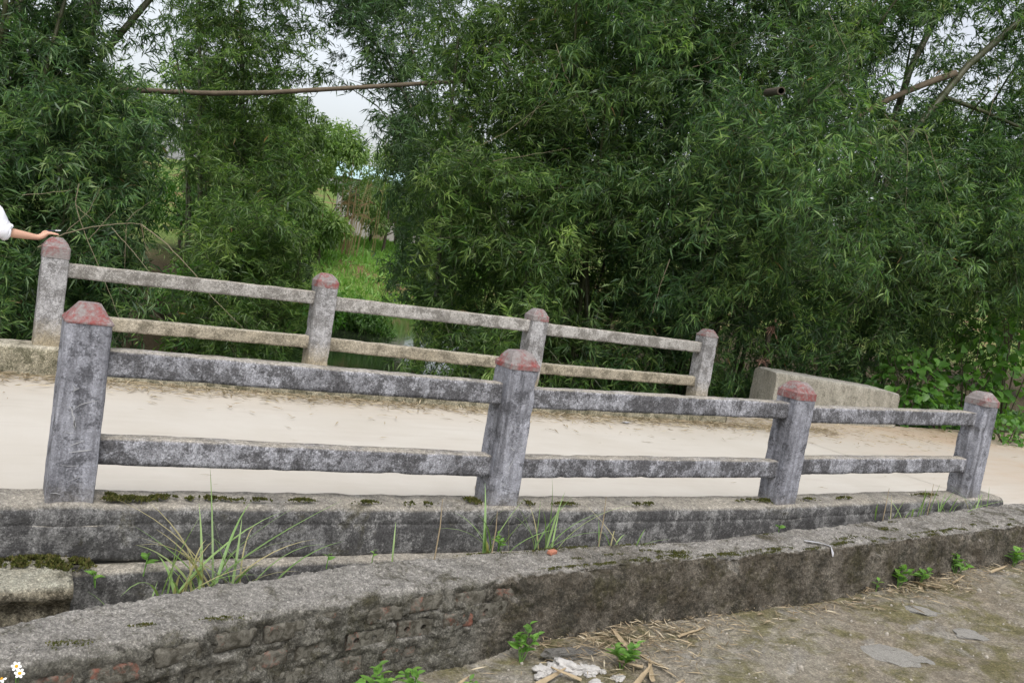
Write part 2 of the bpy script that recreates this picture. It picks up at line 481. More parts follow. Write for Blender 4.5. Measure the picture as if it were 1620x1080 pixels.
def build_water():
    ys = np.linspace(4.2, 36, 30)
    V = []; F = []
    for k, y in enumerate(ys):
        c = stream_x(y)
        V += [(c - 4.6, y, -1.95), (c + 4.6, y, -1.95)]
        if k: F.append((2 * k - 2, 2 * k - 1, 2 * k + 1, 2 * k))
    tag(link('stream_water', mesh_np('stream_water', V, F, M['water'])), kind='structure')
build_water()

def grid_sheet(name, x0, x1, y0, y1, nx, ny, zf, mat, parent=None):
    X, Y = np.meshgrid(np.linspace(x0, x1, nx), np.linspace(y0, y1, ny))
    Z = zf(X, Y)
    i = np.arange(nx * ny).reshape(ny, nx)
    F = np.stack([i[:-1, :-1], i[:-1, 1:], i[1:, 1:], i[1:, :-1]], -1).reshape(-1, 4)
    return link(name, mesh_np(name, np.stack([X, Y, Z], -1).reshape(-1, 3), F, mat, smooth=True), parent)

def fg_z(X, Y):
    z = ground_z(X) + 0.022 * vfbm(X, Y, 1.1, 3, 5) + 0.010 * vfbm(X, Y, 5.0, 4, 9)
    return z - 0.03
g = grid_sheet('ground', -6, 16, -9, -0.22, 310, 150, fg_z, M['ground'])
tag(g, kind='structure')
g = grid_sheet('verge', 7.6, 16, -0.30, 0.35, 120, 14, lambda X, Y: road_z(X) - 0.012 + 0.012 * vfbm(X, Y, 2.0, 4, 9), M['ground'])
tag(g, kind='structure')

# road: a base slab with separate concrete panels, joints left open between them
def road_slab(x0, x1, y0, y1, parent):
    nx = max(2, int((x1 - x0) * 6)); ny = int((y1 - y0) * 6)
    X, Y = np.meshgrid(np.linspace(x0, x1, nx), np.linspace(y0, y1, ny))
    Z = road_z(X) + 0.006 * vfbm(X, Y, 0.8, 4, 21)
    edge = (np.minimum(X - x0, x1 - X) < 1e-6)
    Z = Z - np.where(edge, 0.02, 0)
    i = np.arange(nx * ny).reshape(ny, nx)
    F = np.stack([i[:-1, :-1], i[:-1, 1:], i[1:, 1:], i[1:, :-1]], -1).reshape(-1, 4)
    return link('slab', mesh_np('slab', np.stack([X, Y, Z], -1).reshape(-1, 3), F, M['road'], smooth=True), parent)

bm = bmesh.new()
xs = [-30, -2, 0, 5, 9, 40]
for k in range(len(xs) - 1):
    a = [bm.verts.new((xs[k + j], y, road_z(xs[k + j]) - dz)) for j in (0, 1) for y in (0.10, 4.25) for dz in (0.03, 0.30)]
    bmesh.ops.convex_hull(bm, input=a)
road = link('road', mesh_bm('road', bm, M['road']))
tag(road, kind='structure')
for x0, x1 in ((-30, -3.02), (-3, 8.40), (8.41, 15.0), (15.02, 40)):
    road_slab(x0, x1, 0.06 if x0 < 8 else 0.0, 4.24, road)

# ------------------------------------------------------------------ rough solids
def rough_box(sx, sy, sz, n, amp=0.004, bevel=0.012, seed=0.0, taper=0.0, fscale=6.0, chip=0.0):
    """bmesh of a box on z=0 centred in x,y; edges rounded and surface uneven"""
    nx, ny, nz = n
    bm = bmesh.new()
    vs_ = {}
    def g(i, j, k):
        key = (i, j, k)
        if key not in vs_:
            vs_[key] = bm.verts.new(((i / nx - .5) * sx, (j / ny - .5) * sy, k / nz * sz))
        return vs_[key]
    for i in range(nx):
        for j in range(ny):
            bm.faces.new((g(i, j, 0), g(i, j + 1, 0), g(i + 1, j + 1, 0), g(i + 1, j, 0)))
            bm.faces.new((g(i, j, nz), g(i + 1, j, nz), g(i + 1, j + 1, nz), g(i, j + 1, nz)))
    for i in range(nx):
        for k in range(nz):
            bm.faces.new((g(i, 0, k), g(i + 1, 0, k), g(i + 1, 0, k + 1), g(i, 0, k + 1)))
            bm.faces.new((g(i, ny, k), g(i, ny, k + 1), g(i + 1, ny, k + 1), g(i + 1, ny, k)))
    for j in range(ny):
        for k in range(nz):
            bm.faces.new((g(0, j, k), g(0, j, k + 1), g(0, j + 1, k + 1), g(0, j + 1, k)))
            bm.faces.new((g(nx, j, k), g(nx, j + 1, k), g(nx, j + 1, k + 1), g(nx, j, k + 1)))
    hx, hy = sx / 2, sy / 2
    for v in bm.verts:
        p = v.co.copy()
        # round the edges towards an inner box
        q = Vector((max(-hx + bevel, min(hx - bevel, p.x)), max(-hy + bevel, min(hy - bevel, p.y)), max(bevel, min(sz - bevel, p.z))))
        d = p - q
        if d.length > 1e-9:
            ne = sum(1 for c in d if abs(c) > 1e-9)
            if ne > 1:
                v.co = q + d.normalized() * bevel
        nn = (v.co - Vector((0, 0, sz / 2)))
        f = Vector((seed * 3.1, seed * 1.7, seed * 5.3))
        dv = noise.noise_vector((p + f) * fscale) * amp + noise.noise_vector((p + f) * fscale * 5) * amp * 0.5
        if chip and d.length > 1e-9:
            c = noise.noise((p + f) * 9)
            if c > 0.25:
                dv -= d.normalized() * chip * (c - 0.25) * 3
        v.co += dv
        if taper:
            s = 1 - taper * (v.co.z / sz)
            v.co.x *= s; v.co.y *= s
    return bm

def strip_box(a, b, w, h, mat, name, parent, seed, amp=0.004):
    """a rail: box from a to b (centre of its bottom front edge line), depth w, height h"""
    a = Vector(a); b = Vector(b)
    L = (b - a).length
    bm = rough_box(L, w, h, (max(8, int(L / 0.035)), 4, 6), amp, 0.008, seed, fscale=5, chip=0.006)
    d = (b - a).normalized()
    yv = Vector((0, 0, 1)).cross(d).normalized(); zv = d.cross(yv)
    mt = Matrix((d, yv, zv)).transposed().to_4x4()
    mt.translation = (a + b) / 2 + yv * (w / 2)
    bmesh.ops.transform(bm, matrix=mt, verts=bm.verts)
    return link(name, mesh_bm(name, bm, mat, True), parent)

# cap: frustum with softened corners, a skirt that is 2 mm proud of the post
def cap_mesh(w, hz, inset, skirt, rnd_, seed):
    bm = bmesh.new()
    rings = []
    prof = [(w / 2 + 0.0025, -skirt, 0.010), (w / 2 + 0.0025, -0.004, 0.010), (w / 2 - 0.006, 0.008, 0.014)]
    for t in (0.33, 0.66, 1.0):
        e = inset * (t ** (1.0 + rnd_))
        prof.append((w / 2 - 0.006 - e, 0.008 + (hz - 0.008) * t * (1 if rnd_ == 0 else (2 - t) ** 0.35 if t < 1 else 1), 0.014 + 0.02 * rnd_))
    for (hw, z, c) in prof:
        ring = []
        # each side cut in 5, corners chamfered by c
        pts = []
        for sx, sy, ex, ey in ((-1, -1, 1, 0), (1, -1, 0, 1), (1, 1, -1, 0), (-1, 1, 0, -1)):
            for t in (0.0, 0.25, 0.5, 0.75, 1.0):
                l = 2 * (hw - c)
                px = sx * hw + ex * (c + l * t); py = sy * hw + ey * (c + l * t)
                pts.append((px, py, z))
        for p in pts:
            v = Vector(p)
            v += noise.noise_vector(v * 14 + Vector((seed, seed * 2, 0))) * 0.006 * (0.25 if z < 0 else 1)
            ring.append(bm.verts.new(v))
        rings.append(ring)
    n = len(rings[0])
    for a, b in zip(rings[:-1], rings[1:]):
        for i in range(n):
            bm.faces.new((a[i], a[(i + 1) % n], b[(i + 1) % n], b[i]))
    c = bm.verts.new((0, 0, prof[-1][1] + 0.004))
    for i in range(n):
        bm.faces.new((rings[-1][i], rings[-1][(i + 1) % n], c))
    return mesh_bm('painted_cap', bm, M['red'], False)

def post(parent, x, y, z, h, mat, seed, inset, caph, skirt, rnd_, label=None, lean=(0, 0)):
    bm = rough_box(0.2, 0.2, h + 0.10, (14, 14, 48), 0.0032, 0.014, seed, taper=0.02, fscale=5, chip=0.008)
    p = link('post', mesh_bm('post', bm, mat, False), parent, (x, y + 0.1, z - 0.10))
    p.rotation_euler = (lean[0], lean[1], 0)
    c = link('painted_cap', cap_mesh(0.198, caph, inset, skirt, rnd_, seed), p, (0, 0, h + 0.10))
    if label: p['label'] = label
    return p

NX = [0.0, 2.317, 4.715, 6.995]
NZ = [0.0, -0.029, -0.056, 0.003]
FX = [0.109, 2.403, 4.807, 7.297]
FZ = [0.052, 0.046, -0.038, -0.029]
W = 3.767
H = 0.806

near = empty('concrete_railing', (3.5, 0.1, -0.1))
tag(near, 'dark weathered concrete bridge railing nearest the camera, four red-topped posts and two rails', 'railing', 'concrete railings of the bridge')
far = empty('concrete_railing', (3.5, W + 0.1, -0.1))
tag(far, 'paler concrete bridge railing on the far road edge, a hand resting on its end post', 'railing', 'concrete railings of the bridge')
def keep(o, par):       # children are built in world coordinates
    o.matrix_parent_inverse = Matrix.Translation(-Vector(par.location))
    return o

near_posts = []
for i in range(4):
    p = post(near, NX[i], 0.0, NZ[i], H, M['post'], i + 1.0, [0.050, 0.036, 0.040, 0.042][i], [0.075, 0.070, 0.062, 0.062][i], [0.012, 0.03, 0.055, 0.05][i], 0 if i == 0 else 0.22)
    near_posts.append(keep(p, near))
for i in range(4):
    p = post(far, FX[i], W, FZ[i], 0.805, M['far_post'], i + 11.0, [0.050, 0.048, 0.045, 0.045][i], 0.07, [0.09, 0.06, 0.055, 0.02][i], 0.2)
    keep(p, far)

# rails [(x0, x1, top z0, top z1, bottom z0, bottom z1)]
for k, (x0, x1, t0, t1, b0, b1) in enumerate([
        (0.08, 2.24, .67, .66, .55, .525), (2.38, 4.64, .645, .65, .51, .54), (4.79, 6.92, .635, .70, .52, .575),
        (0.08, 2.24, .26, .22, .13, .09), (2.38, 4.64, .205, .235, .085, .105), (4.79, 6.92, .25, .30, .13, .17)]):
    h = ((t0 - b0) + (t1 - b1)) / 2
    keep(strip_box((x0, 0.06, b0 - 0.0), (x1, 0.06, b1), 0.10, h, M['rail'], 'rail', near, 20 + k), near)
for k, (x0, x1, t0, t1, b0, b1) in enumerate([
        (0.18, 2.33, .73, .74, .61, .62), (2.48, 4.73, .72, .70, .58, .58), (4.88, 7.22, .69, .68, .56, .55),
        (0.18, 2.33, .325, .31, .20, .20), (2.48, 4.73, .31, .275, .19, .15), (4.88, 7.22, .255, .25, .13, .135)]):
    h = ((t0 - b0) + (t1 - b1)) / 2
    keep(strip_box((x0, W + 0.06, b0), (x1, W + 0.06, b1), 0.10, h, M['far_rail'] if k < 3 else M['far_rail_low'], 'rail', far, 40 + k), far)

# kerb beams swept along the road
def sweep(name, stations, mat, parent=None, amp=0.006, fs=5.0, seed=0.0, smooth=True, fine=0.5, spacing=0.02, extra=None, closed_ends=True):
    """stations: list of lists of (x,y,z) corner points of an open profile, resampled evenly and joined"""
    S = len(stations)
    K = len(stations[0])
    # number of subdivisions for every profile edge
    sub = []
    for k in range(K - 1):
        l = max(np.linalg.norm(np.subtract(st[k + 1], st[k])) for st in stations)
        sub.append(max(1, int(l / spacing)))
    ring = []
    for st in stations:
        pts = []
        for k in range(K - 1):
            a = np.array(st[k]); b_ = np.array(st[k + 1])
            for t in range(sub[k]):
                pts.append(a + (b_ - a) * t / sub[k])
        pts.append(np.array(st[-1]))
        ring.append(np.array(pts))
    P = np.array(ring)
    # soften corners a little
    for _ in range(1):
        P[:, 1:-1] = P[:, 1:-1] * 0.5 + (P[:, :-2] + P[:, 2:]) * 0.25
    du = np.gradient(P, axis=0); dv = np.gradient(P, axis=1)
    Nn = np.cross(dv, du); Nn /= np.linalg.norm(Nn, axis=2, keepdims=True) + 1e-9
    sh = P.shape[:2]
    D = np.zeros(sh)
    off = Vector((seed, seed * 2.3, seed * 0.7))
    for i in range(sh[0]):
        for j in range(sh[1]):
            p = Vector(P[i, j])
            q = p + off
            D[i, j] = amp * (noise.fractal(q * fs, 0.8, 2.1, 5) + fine * noise.noise(q * fs * 11))
            if extra: D[i, j] += extra(p, j / sh[1])
    P = P + Nn * D[..., None]
    i = np.arange(sh[0] * sh[1]).reshape(sh)
    F = np.stack([i[:-1, :-1], i[:-1, 1:], i[1:, 1:], i[1:, :-1]], -1).reshape(-1, 4)
    V = P.reshape(-1, 3)
    me = mesh_np(name, V, F, mat, smooth=smooth)
    bm = bmesh.new(); bm.from_mesh(me)
    if closed_ends:
        bm.verts.ensure_lookup_table()
        for r in (0, sh[0] - 1):
            try: bm.faces.new([bm.verts[int(q)] for q in i[r]])
            except ValueError: pass
    bmesh.ops.recalc_face_normals(bm, faces=bm.faces)
    bm.to_mesh(me); bm.free()
    return link(name, me, parent)

def kz(x):
    return lerp_tab(x, [-6, 0, 1.6, 3.2, 4.6, 5.9, 7.4], [0.0, -0.005, -0.035, -0.05, -0.052, -0.02, 0.0])

st = []
for x in np.arange(-6, 7.42, 0.035):
    z = kz(x)
    st.append([(x, 0.235, -0.45), (x, 0.225, z - 0.045), (x, 0.205, z - 0.020), (x, -0.012, z - 0.030), (x, -0.032, z - 0.055), (x, -0.036, z - 0.115), (x, -0.030, z - 0.117), (x, -0.030, z - 0.122), (x, -0.038, z - 0.124), (x, -0.046, z - 0.292), (x, -0.02, z - 0.30)])
def kerb_extra(p, t):
    e = 0.0
    for x in NX:                 # plaster swelling where the posts stand
        if p.y < 0.0 and p.z > -0.28:            # runs down the front face and fades out
            e += 0.030 * math.exp(-((p.x - x) / 0.12) ** 4) * min(1.0, max(0.0, (p.z + 0.28) / 0.14))
    return e
keep(sweep('kerb', st, M['kerb'], near, 0.006, 5.5, 3.0, extra=kerb_extra, spacing=0.018), near)
st = []
for x in np.arange(-6, 7.42, 0.07):
    z = -0.318 + 0.006 * math.sin(x * 2)
    st.append([(x, -0.02, z), (x, -0.105, z - 0.006), (x, -0.115, z - 0.03), (x, -0.12, -1.3)])
keep(sweep('lower_beam', st, M['kerb'], near, 0.007, 5, 6.0, spacing=0.03), near)

def fkz(x):
    return lerp_tab(x, [-6, 0.1, 2.4, 4.8, 7.3, 8], [0.05, 0.052, 0.040, -0.038, -0.03, -0.03])
st = []
for x in np.arange(-8, 7.75, 0.06):
    z = fkz(x)
    st.append([(x, W - 0.07, -0.5), (x, W - 0.06, -0.20), (x, W - 0.055, z - 0.03), (x, W - 0.03, z - 0.006), (x, W + 0.25, z - 0.008), (x, W + 0.27, z - 0.03), (x, W + 0.27, -0.9)])
keep(sweep('kerb', st, M['far_kerb'], far, 0.007, 5, 8.0, spacing=0.03), far)
# bridge deck edge that the far kerb stands on
bm = rough_box(7.6, 0.35, 0.5, (40, 3, 6), 0.01, 0.01, 4)
bmesh.ops.translate(bm, vec=(3.65, W + 0.11, -1.05), verts=bm.verts)
keep(link('deck_edge', mesh_bm('deck_edge', bm, M['far_kerb'], True), far), far)

# chalk scratches on the two nearest posts
def strokes(parent, lines, y):
    for pts, w in lines:
        V = []; F = []
        pts = [Vector((a, 0, b)) for a, b in pts]
        for k, p in enumerate(pts):
            d = (pts[min(k + 1, len(pts) - 1)] - pts[max(k - 1, 0)]).normalized()
            n_ = Vector((-d.z, 0, d.x))
            ww = 0.6 * w * (0.35 if k in (0, len(pts) - 1) else 1) * random.uniform(0.7, 1.2)
            for s in (-1, 1):
                q = p + n_ * s * ww
                V.append((q.x, y, q.z))
            if k: F.append((2 * k - 2, 2 * k - 1, 2 * k + 1, 2 * k))
        link('scratch', mesh_np('scratch', V, F, M['chalk']), parent)
# local post coordinates: x -0.1..0.1, z 0.1 at the kerb
strokes(near_posts[0], [
    ([(-.045, .62), (-.03, .60), (-.042, .585), (-.015, .605), (-.02, .592)], .003),
    ([(-.05, .52), (-.035, .505), (-.03, .48), (-.022, .47), (-.02, .44), (-.014, .425), (-.012, .41)], .004),
    ([(-.03, .505), (0.0, .53), (.04, .545), (.075, .552)], .0022),
    ([(-.02, .455), (-.016, .43), (-.012, .412)], .007),
    ([(-.03, .335), (0, .35), (.03, .362)], .004),
    ([(-.03, .305), (.01, .312), (.045, .318), (.065, .322)], .005),
    ([(-.06, .248), (-.02, .243), (.02, .245)], .002),
    ([(-.02, .17), (.02, .19), (.05, .205)], .0017),
    ([(-.085, .117), (-.06, .116), (-.04, .110)], .003),
    ([(-.055, .40), (-.03, .395), (-.01, .398)], .0018)], -0.1045)
strokes(near_posts[1], [
    ([(-.02, .42), (0.0, .405), (.012, .40)], .004), ([(.03, .41), (.06, .425), (.085, .43)], .0025),
    ([(.02, .37), (.012, .34), (-.005, .30), (-.012, .27)], .003), ([(.045, .45), (.05, .435)], .005),
    ([(-.05, .55), (.0, .545), (.03, .54)], .0018), ([(-.05, .20), (-.03, .19), (-.005, .20)], .0025)], -0.1045)

# ------------------------------------------------------------------ low foreground wall with bricks showing through
WF = np.array([(-3.4, -2.25, -.21), (-2.2, -1.85, -.20), (-1.2, -1.5, -.2), (-.28, -1.15, -.2), (.31, -1.03, -.2), (.62, -.93, -.2), (1.14, -.80, -.2), (1.71, -.73, -.2), (2.21, -.645, -.2), (2.83, -.625, -.18), (3.51, -.655, -.165), (4.29, -.69, -.13), (5.18, -.68, -.09), (5.9, -.65, -.065), (6.65, -.63, -.04), (7.4, -.58, -.03), (8.1, -.55, -.05)])
WB = np.array([(-3.4, -1.9, -.21), (-2.2, -1.5, -.20), (-1.2, -1.15, -.2), (-.28, -.85, -.2), (.38, -.64, -.2), (.71, -.56, -.2), (1.17, -.45, -.2), (1.87, -.38, -.2), (2.37, -.35, -.2), (3.0, -.38, -.18), (3.43, -.38, -.17), (4.42, -.36, -.13), (5.73, -.30, -.07), (6.63, -.20, -.04), (7.35, -.14, -.02), (8.1, -.10, -.04)])
def wall_front(x): return np.interp(x, WF[:, 0], WF[:, 1])
def wall_back(x): return np.interp(x, WB[:, 0], WB[:, 1])
def wall_top(x): return np.interp(x, WF[:, 0], WF[:, 2])

wall = empty('low_wall', (2.2, -0.55, -0.58))
tag(wall, 'low crumbling plastered brick wall running diagonally across the foreground below the bridge', 'wall')

BRICKS = []
def wall_pt(x, v):
    """a point on the front face: v metres below the top front edge"""
    return Vector((x, wall_front(x), wall_top(x) - v))
# courses of bricks: (x, depth below edge, hole brick?, how proud)
for (x, v, hole, pr) in [(-.12, .13, 0, .004), (.10, .135, 0, .007), (.33, .10, 0, .006), (.57, .10, 0, .009), (.80, .11, 0, .006), (1.02, .10, 0, .004), (1.28, .12, 0, .010), (1.50, .095, 0, .006), (1.78, .10, 0, .004), (2.02, .11, 0, .003),
                         (.20, .235, 0, .008), (.47, .225, 1, .004), (.72, .22, 0, .008), (.95, .225, 0, .003), (1.20, .225, 1, .006), (1.46, .205, 1, .008), (1.72, .20, 0, .007), (1.92, .18, 1, .004),
                         (.34, .335, 0, .010), (.60, .33, 0, .005), (.86, .33, 0, .003), (1.12, .335, 0, .002), (1.40, .32, 0, .006), (1.66, .31, 0, .004)]:
    BRICKS.append((x + random.uniform(-.01, .01), v, hole, pr))

def wall_extra(p, t):
    f = wall_front(p.x)
    e = 0.0
    d = wall_top(p.x) - p.z
    if p.y < f + 0.03 and p.x < 2.25 and d > 0.05:
        q = Vector((p.x * 3.0, p.z * 5.0, 2.0))
        e -= 0.010 * max(0, noise.noise(q))
        cover = 0.022 * noise.fractal(Vector((p.x * 9, p.z * 12, 4.0)), .8, 2, 3)     # mortar still smeared over the bricks
        e += 0.010 * noise.noise(Vector((p.x * 30, p.y * 30, p.z * 38)))
        for (bx, bv, hole, pr) in BRICKS:
            ex = abs(p.x - bx) - 0.095; ez = abs(d - bv) - 0.039
            if ex < 0.014 and ez < 0.014:
                if ex < -0.006 and ez < -0.006: e += -0.016 + cover + (-0.02 if hole else 0)
                elif noise.noise(Vector((p.x * 7, p.z * 9, 9.0))) > -0.05: e -= 0.016      # open joint
    # broken front edge where the top screed has come off
    if p.x > 2.3:
        dd = abs(p.y - f) + abs(wall_top(p.x) - p.z)
        c = noise.noise(Vector((p.x * 3.3, 7.1, 0.3)))
        if dd < 0.12 and c > 0.05:
            e -= 0.05 * min(1, (c - 0.05) * 4) * (1 - dd / 0.12)
    return e

st = []
for x in np.concatenate([np.arange(-3.4, -.6, 0.05), np.arange(-.6, 7.2, 0.0135), np.arange(7.2, 8.1, .05)]):
    f = wall_front(x); bk = wall_back(x); zt = wall_top(x); gz = ground_z(x) - 0.12
    rr = 0.045 if x < 2.2 else 0.018
    slope = 0.05 if x < 2.2 else 0.012
    slope = lerp_tab(x, [1.6, 2.6], [0.05, 0.012]); rr = lerp_tab(x, [1.6, 2.6], [0.05, 0.018])
    st.append([(x, bk + 0.02, gz - 0.1), (x, bk, zt - 0.03), (x, bk - 0.02, zt), (x, f + rr, zt - slope * 0.3), (x, f + rr * 0.3, zt - slope * 0.6 - rr * 0.3), (x, f, zt - slope - rr), (x, f - 0.015, gz)])
keep(sweep('plaster', st, M['wall'], wall, 0.014, 5.5, 12.0, extra=wall_extra, spacing=0.015, fine=0.9), wall)

def brick_mesh(hole, seed):
    w, h, d = 0.19, 0.078, 0.08
    if not hole:
        bm = rough_box(w, d, h, (14, 4, 6), 0.006, 0.012, seed, fscale=14, chip=0.012)
        bmesh.ops.translate(bm, vec=(0, 0, -h / 2), verts=bm.verts)
        return mesh_bm('brick', bm, M['brick'], True)
    bm = bmesh.new()
    y0 = -d / 2
    for s in (-1, 1):
        cx = s * w / 4; hw = w / 4; hh = h / 2
        sq = [(-hw, -hh), (0, -hh), (hw, -hh), (hw, 0), (hw, hh), (0, hh), (-hw, hh), (-hw, 0)]
        r0 = 0.016
        oc = [(math.cos(R(225 + 45 * k)) * r0, math.sin(R(225 + 45 * k)) * r0) for k in range(8)]
        a = [bm.verts.new((cx + p[0], y0 + random.uniform(-.002, .002), p[1])) for p in sq]
        b_ = [bm.verts.new((cx + p[0] + random.uniform(-.0015, .0015), y0, p[1])) for p in oc]
        c = [bm.verts.new((cx + p[0], y0 + 0.06, p[1])) for p in oc]
        bk = [bm.verts.new((cx + p[0], d / 2, p[1])) for p in sq]
        for k in range(8):
            n_ = (k + 1) % 8
            bm.faces.new((a[k], a[n_], b_[n_], b_[k]))
            bm.faces.new((b_[k], b_[n_], c[n_], c[k]))
            bm.faces.new((a[n_], a[k], bk[k], bk[n_]))
        bm.faces.new(c); bm.faces.new(bk[::-1])
    bmesh.ops.recalc_face_normals(bm, faces=bm.faces)
    return mesh_bm('brick', bm, M['brick'])

def brick_mat(seed):
    """brick still mostly coated in grey mortar, with red showing where it has worn off"""
    b = NB('mortared_brick')
    v = b.coord()
    a = b.noise(v, 9, 6, 0.65, 0.5); f = b.noise(v, 55, 6, 0.7); g_ = b.noise(v, 24, 8, 0.75, 0.6)
    red = b.mix(f, (0.20, 0.065, 0.045), (0.38, 0.13, 0.085))
    grey = b.mix(b.ramp(g_, [(0.42, 0.0), (0.60, 1.0)]), (0.055, 0.050, 0.038), (0.165, 0.155, 0.13))
    k = b.math('ADD', b.math('MULTIPLY', a, 0.7), b.math('MULTIPLY', f, 0.3))
    oi = b.n('ShaderNodeObjectInfo')
    k = b.math('ADD', k, b.math('MULTIPLY', oi.outputs['Random'], 0.14))
    c = b.mix(b.math('MULTIPLY', b.ramp(k, [(0.61, 0.0), (0.72, 1.0)]), 0.60), grey, red)
    return b.done(b.principled(c, 0.95, b.bump(b.math('ADD', f, g_), 0.9, 0.006), 0.2))
M['brick2'] = brick_mat(0)
bvar = [brick_mesh(0, s) for s in (1.0, 2.0, 3.0, 4.0)] + [brick_mesh(1, 9.0)]
for me in bvar:
    me.materials.clear(); me.materials.append(M['brick2'])
for k, (x, v, hole, pr) in enumerate(BRICKS):
    p = wall_pt(x, v)
    ang = math.atan2(wall_front(x + .1) - wall_front(x - .1), .2)
    o = link('brick', bvar[4] if hole else bvar[k % 4], wall)
    n_ = Vector((-math.sin(ang), math.cos(ang), 0))
    q = p + n_ * (0.040 + 0.014 + random.uniform(-.003, .006) - pr)
    o.location = q
    o.rotation_euler = (random.uniform(-.06, .06), random.uniform(-.05, .05), ang + random.uniform(-.04, .04))
    keep(o, wall)

# ------------------------------------------------------------------ abutment blocks on the left
ab = empty('abutment', (-1, -0.3, -1.2))
tag(ab, 'pale eroded stone ledge with moss at the left end of the near kerb', 'ledge')
st = []
for x in np.arange(-4, 0.035, 0.03):
    st.append([(x, -0.05, -0.27), (x, -0.16, -0.285), (x, -0.30, -0.30), (x, -0.315, -0.33), (x, -0.31, -0.375), (x, -0.27, -0.40), (x, -0.255, -0.55), (x, -0.27, -0.95)])
def ab_extra(p, t):
    e = 0.0
    if p.z < -0.36:
        e = 0.02 * noise.noise(Vector((p.x * 14, p.y * 5, p.z * 10))) - 0.012
    return e
keep(sweep('stone_ledge', st, M['abutment'], ab, 0.012, 5, 15.0, extra=ab_extra, spacing=0.02), ab)

# sloping concrete block on the far verge, right of the far railing
def block_mesh():
    xs_ = np.concatenate([np.linspace(8.90, 8.98, 3), np.linspace(9.03, 11.45, 60), np.linspace(11.48, 11.58, 3)])
    S = []
    for x in xs_:
        zt = float(np.interp(x, [8.90, 8.98, 9.2, 11.2, 11.58], [0.36, 0.378, 0.37, 0.265, 0.215]))
        S.append([(x, 4.10, -0.45), (x, 4.125, zt - 0.02), (x, 4.15, zt), (x, 4.50, zt + 0.006), (x, 4.53, zt - 0.02), (x, 4.54, -0.5)])
    return S
o = sweep('concrete_block', block_mesh(), M['block'], None, 0.008, 4, 31.0, spacing=0.04)
tag(o, 'pale sloping concrete parapet block standing alone beyond the far railing', 'parapet block')

# ------------------------------------------------------------------ leaves and branches
def ground_at(x, y):
    return float(terrain_h(np.array(x, float), np.array(y, float)))
def leaf_block(B, D, N, L, Wd, rnd, droop=0.25, fold=0.25):
    """many blades at once. B base (n,3), D direction, N blade normal, L length, Wd half width"""
    n = len(B)
    D = D / np.linalg.norm(D, axis=1, keepdims=True)
    S = np.cross(D, N); S /= np.linalg.norm(S, axis=1, keepdims=True) + 1e-9
    N = np.cross(S, D)
    L = L[:, None]; Wd = Wd[:, None]
    dz = np.array([[0, 0, -1.0]])
    tip = B + D * L + dz * L * droop
    mid = B + D * L * 0.40 + dz * L * droop * 0.02
    l = mid + S * Wd + N * Wd * fold
    r = mid - S * Wd + N * Wd * fold
    V = np.stack([B, l, r, tip], 1).reshape(-1, 3)
    i = (np.arange(n) * 4)[:, None]
    F = np.concatenate([i + np.array([[0, 3, 1]]), i + np.array([[0, 2, 3]])], 1).reshape(-1, 3)
    return V, F, np.repeat(rnd, 2)

def tube_np(pts, rads, sides=4):
    pts = np.asarray(pts, float); n = len(pts)
    V = []; F = []
    for k in range(n):
        d = pts[min(k + 1, n - 1)] - pts[max(k - 1, 0)]
        d /= np.linalg.norm(d) + 1e-9
        a = np.cross(d, [0.13, 0.31, 0.94]); a /= np.linalg.norm(a) + 1e-9
        b = np.cross(d, a)
        for s in range(sides):
            t = 2 * math.pi * s / sides
            V.append(pts[k] + (a * math.cos(t) + b * math.sin(t)) * rads[k])
    for k in range(n - 1):
        for s in range(sides):
            s2 = (s + 1) % sides
            F.append((k * sides + s, k * sides + s2, (k + 1) * sides + s2))
            F.append((k * sides + s, (k + 1) * sides + s2, (k + 1) * sides + s))
    return np.array(V), np.array(F, dtype=np.int64)

class Acc:
    """collects triangle soups into one mesh"""
    def __init__(self): self.V = []; self.F = []; self.m = []; self.r = []; self.n = 0
    def add(self, V, F, mi=0, r=None):
        self.V.append(V); self.F.append(np.asarray(F) + self.n); self.n += len(V)
        self.m.append(np.full(len(F), mi) if np.isscalar(mi) else mi)
        self.r.append(np.full(len(F), 0.4) if r is None else r)
    def arrays(self):
        return np.concatenate(self.V), np.concatenate(self.F), np.concatenate(self.m), np.concatenate(self.r)
    def mesh(self, name, mats, smooth=False):
        V, F, mi, r = self.arrays()
        return mesh_np(name, V, F, mats, mi, r, smooth)

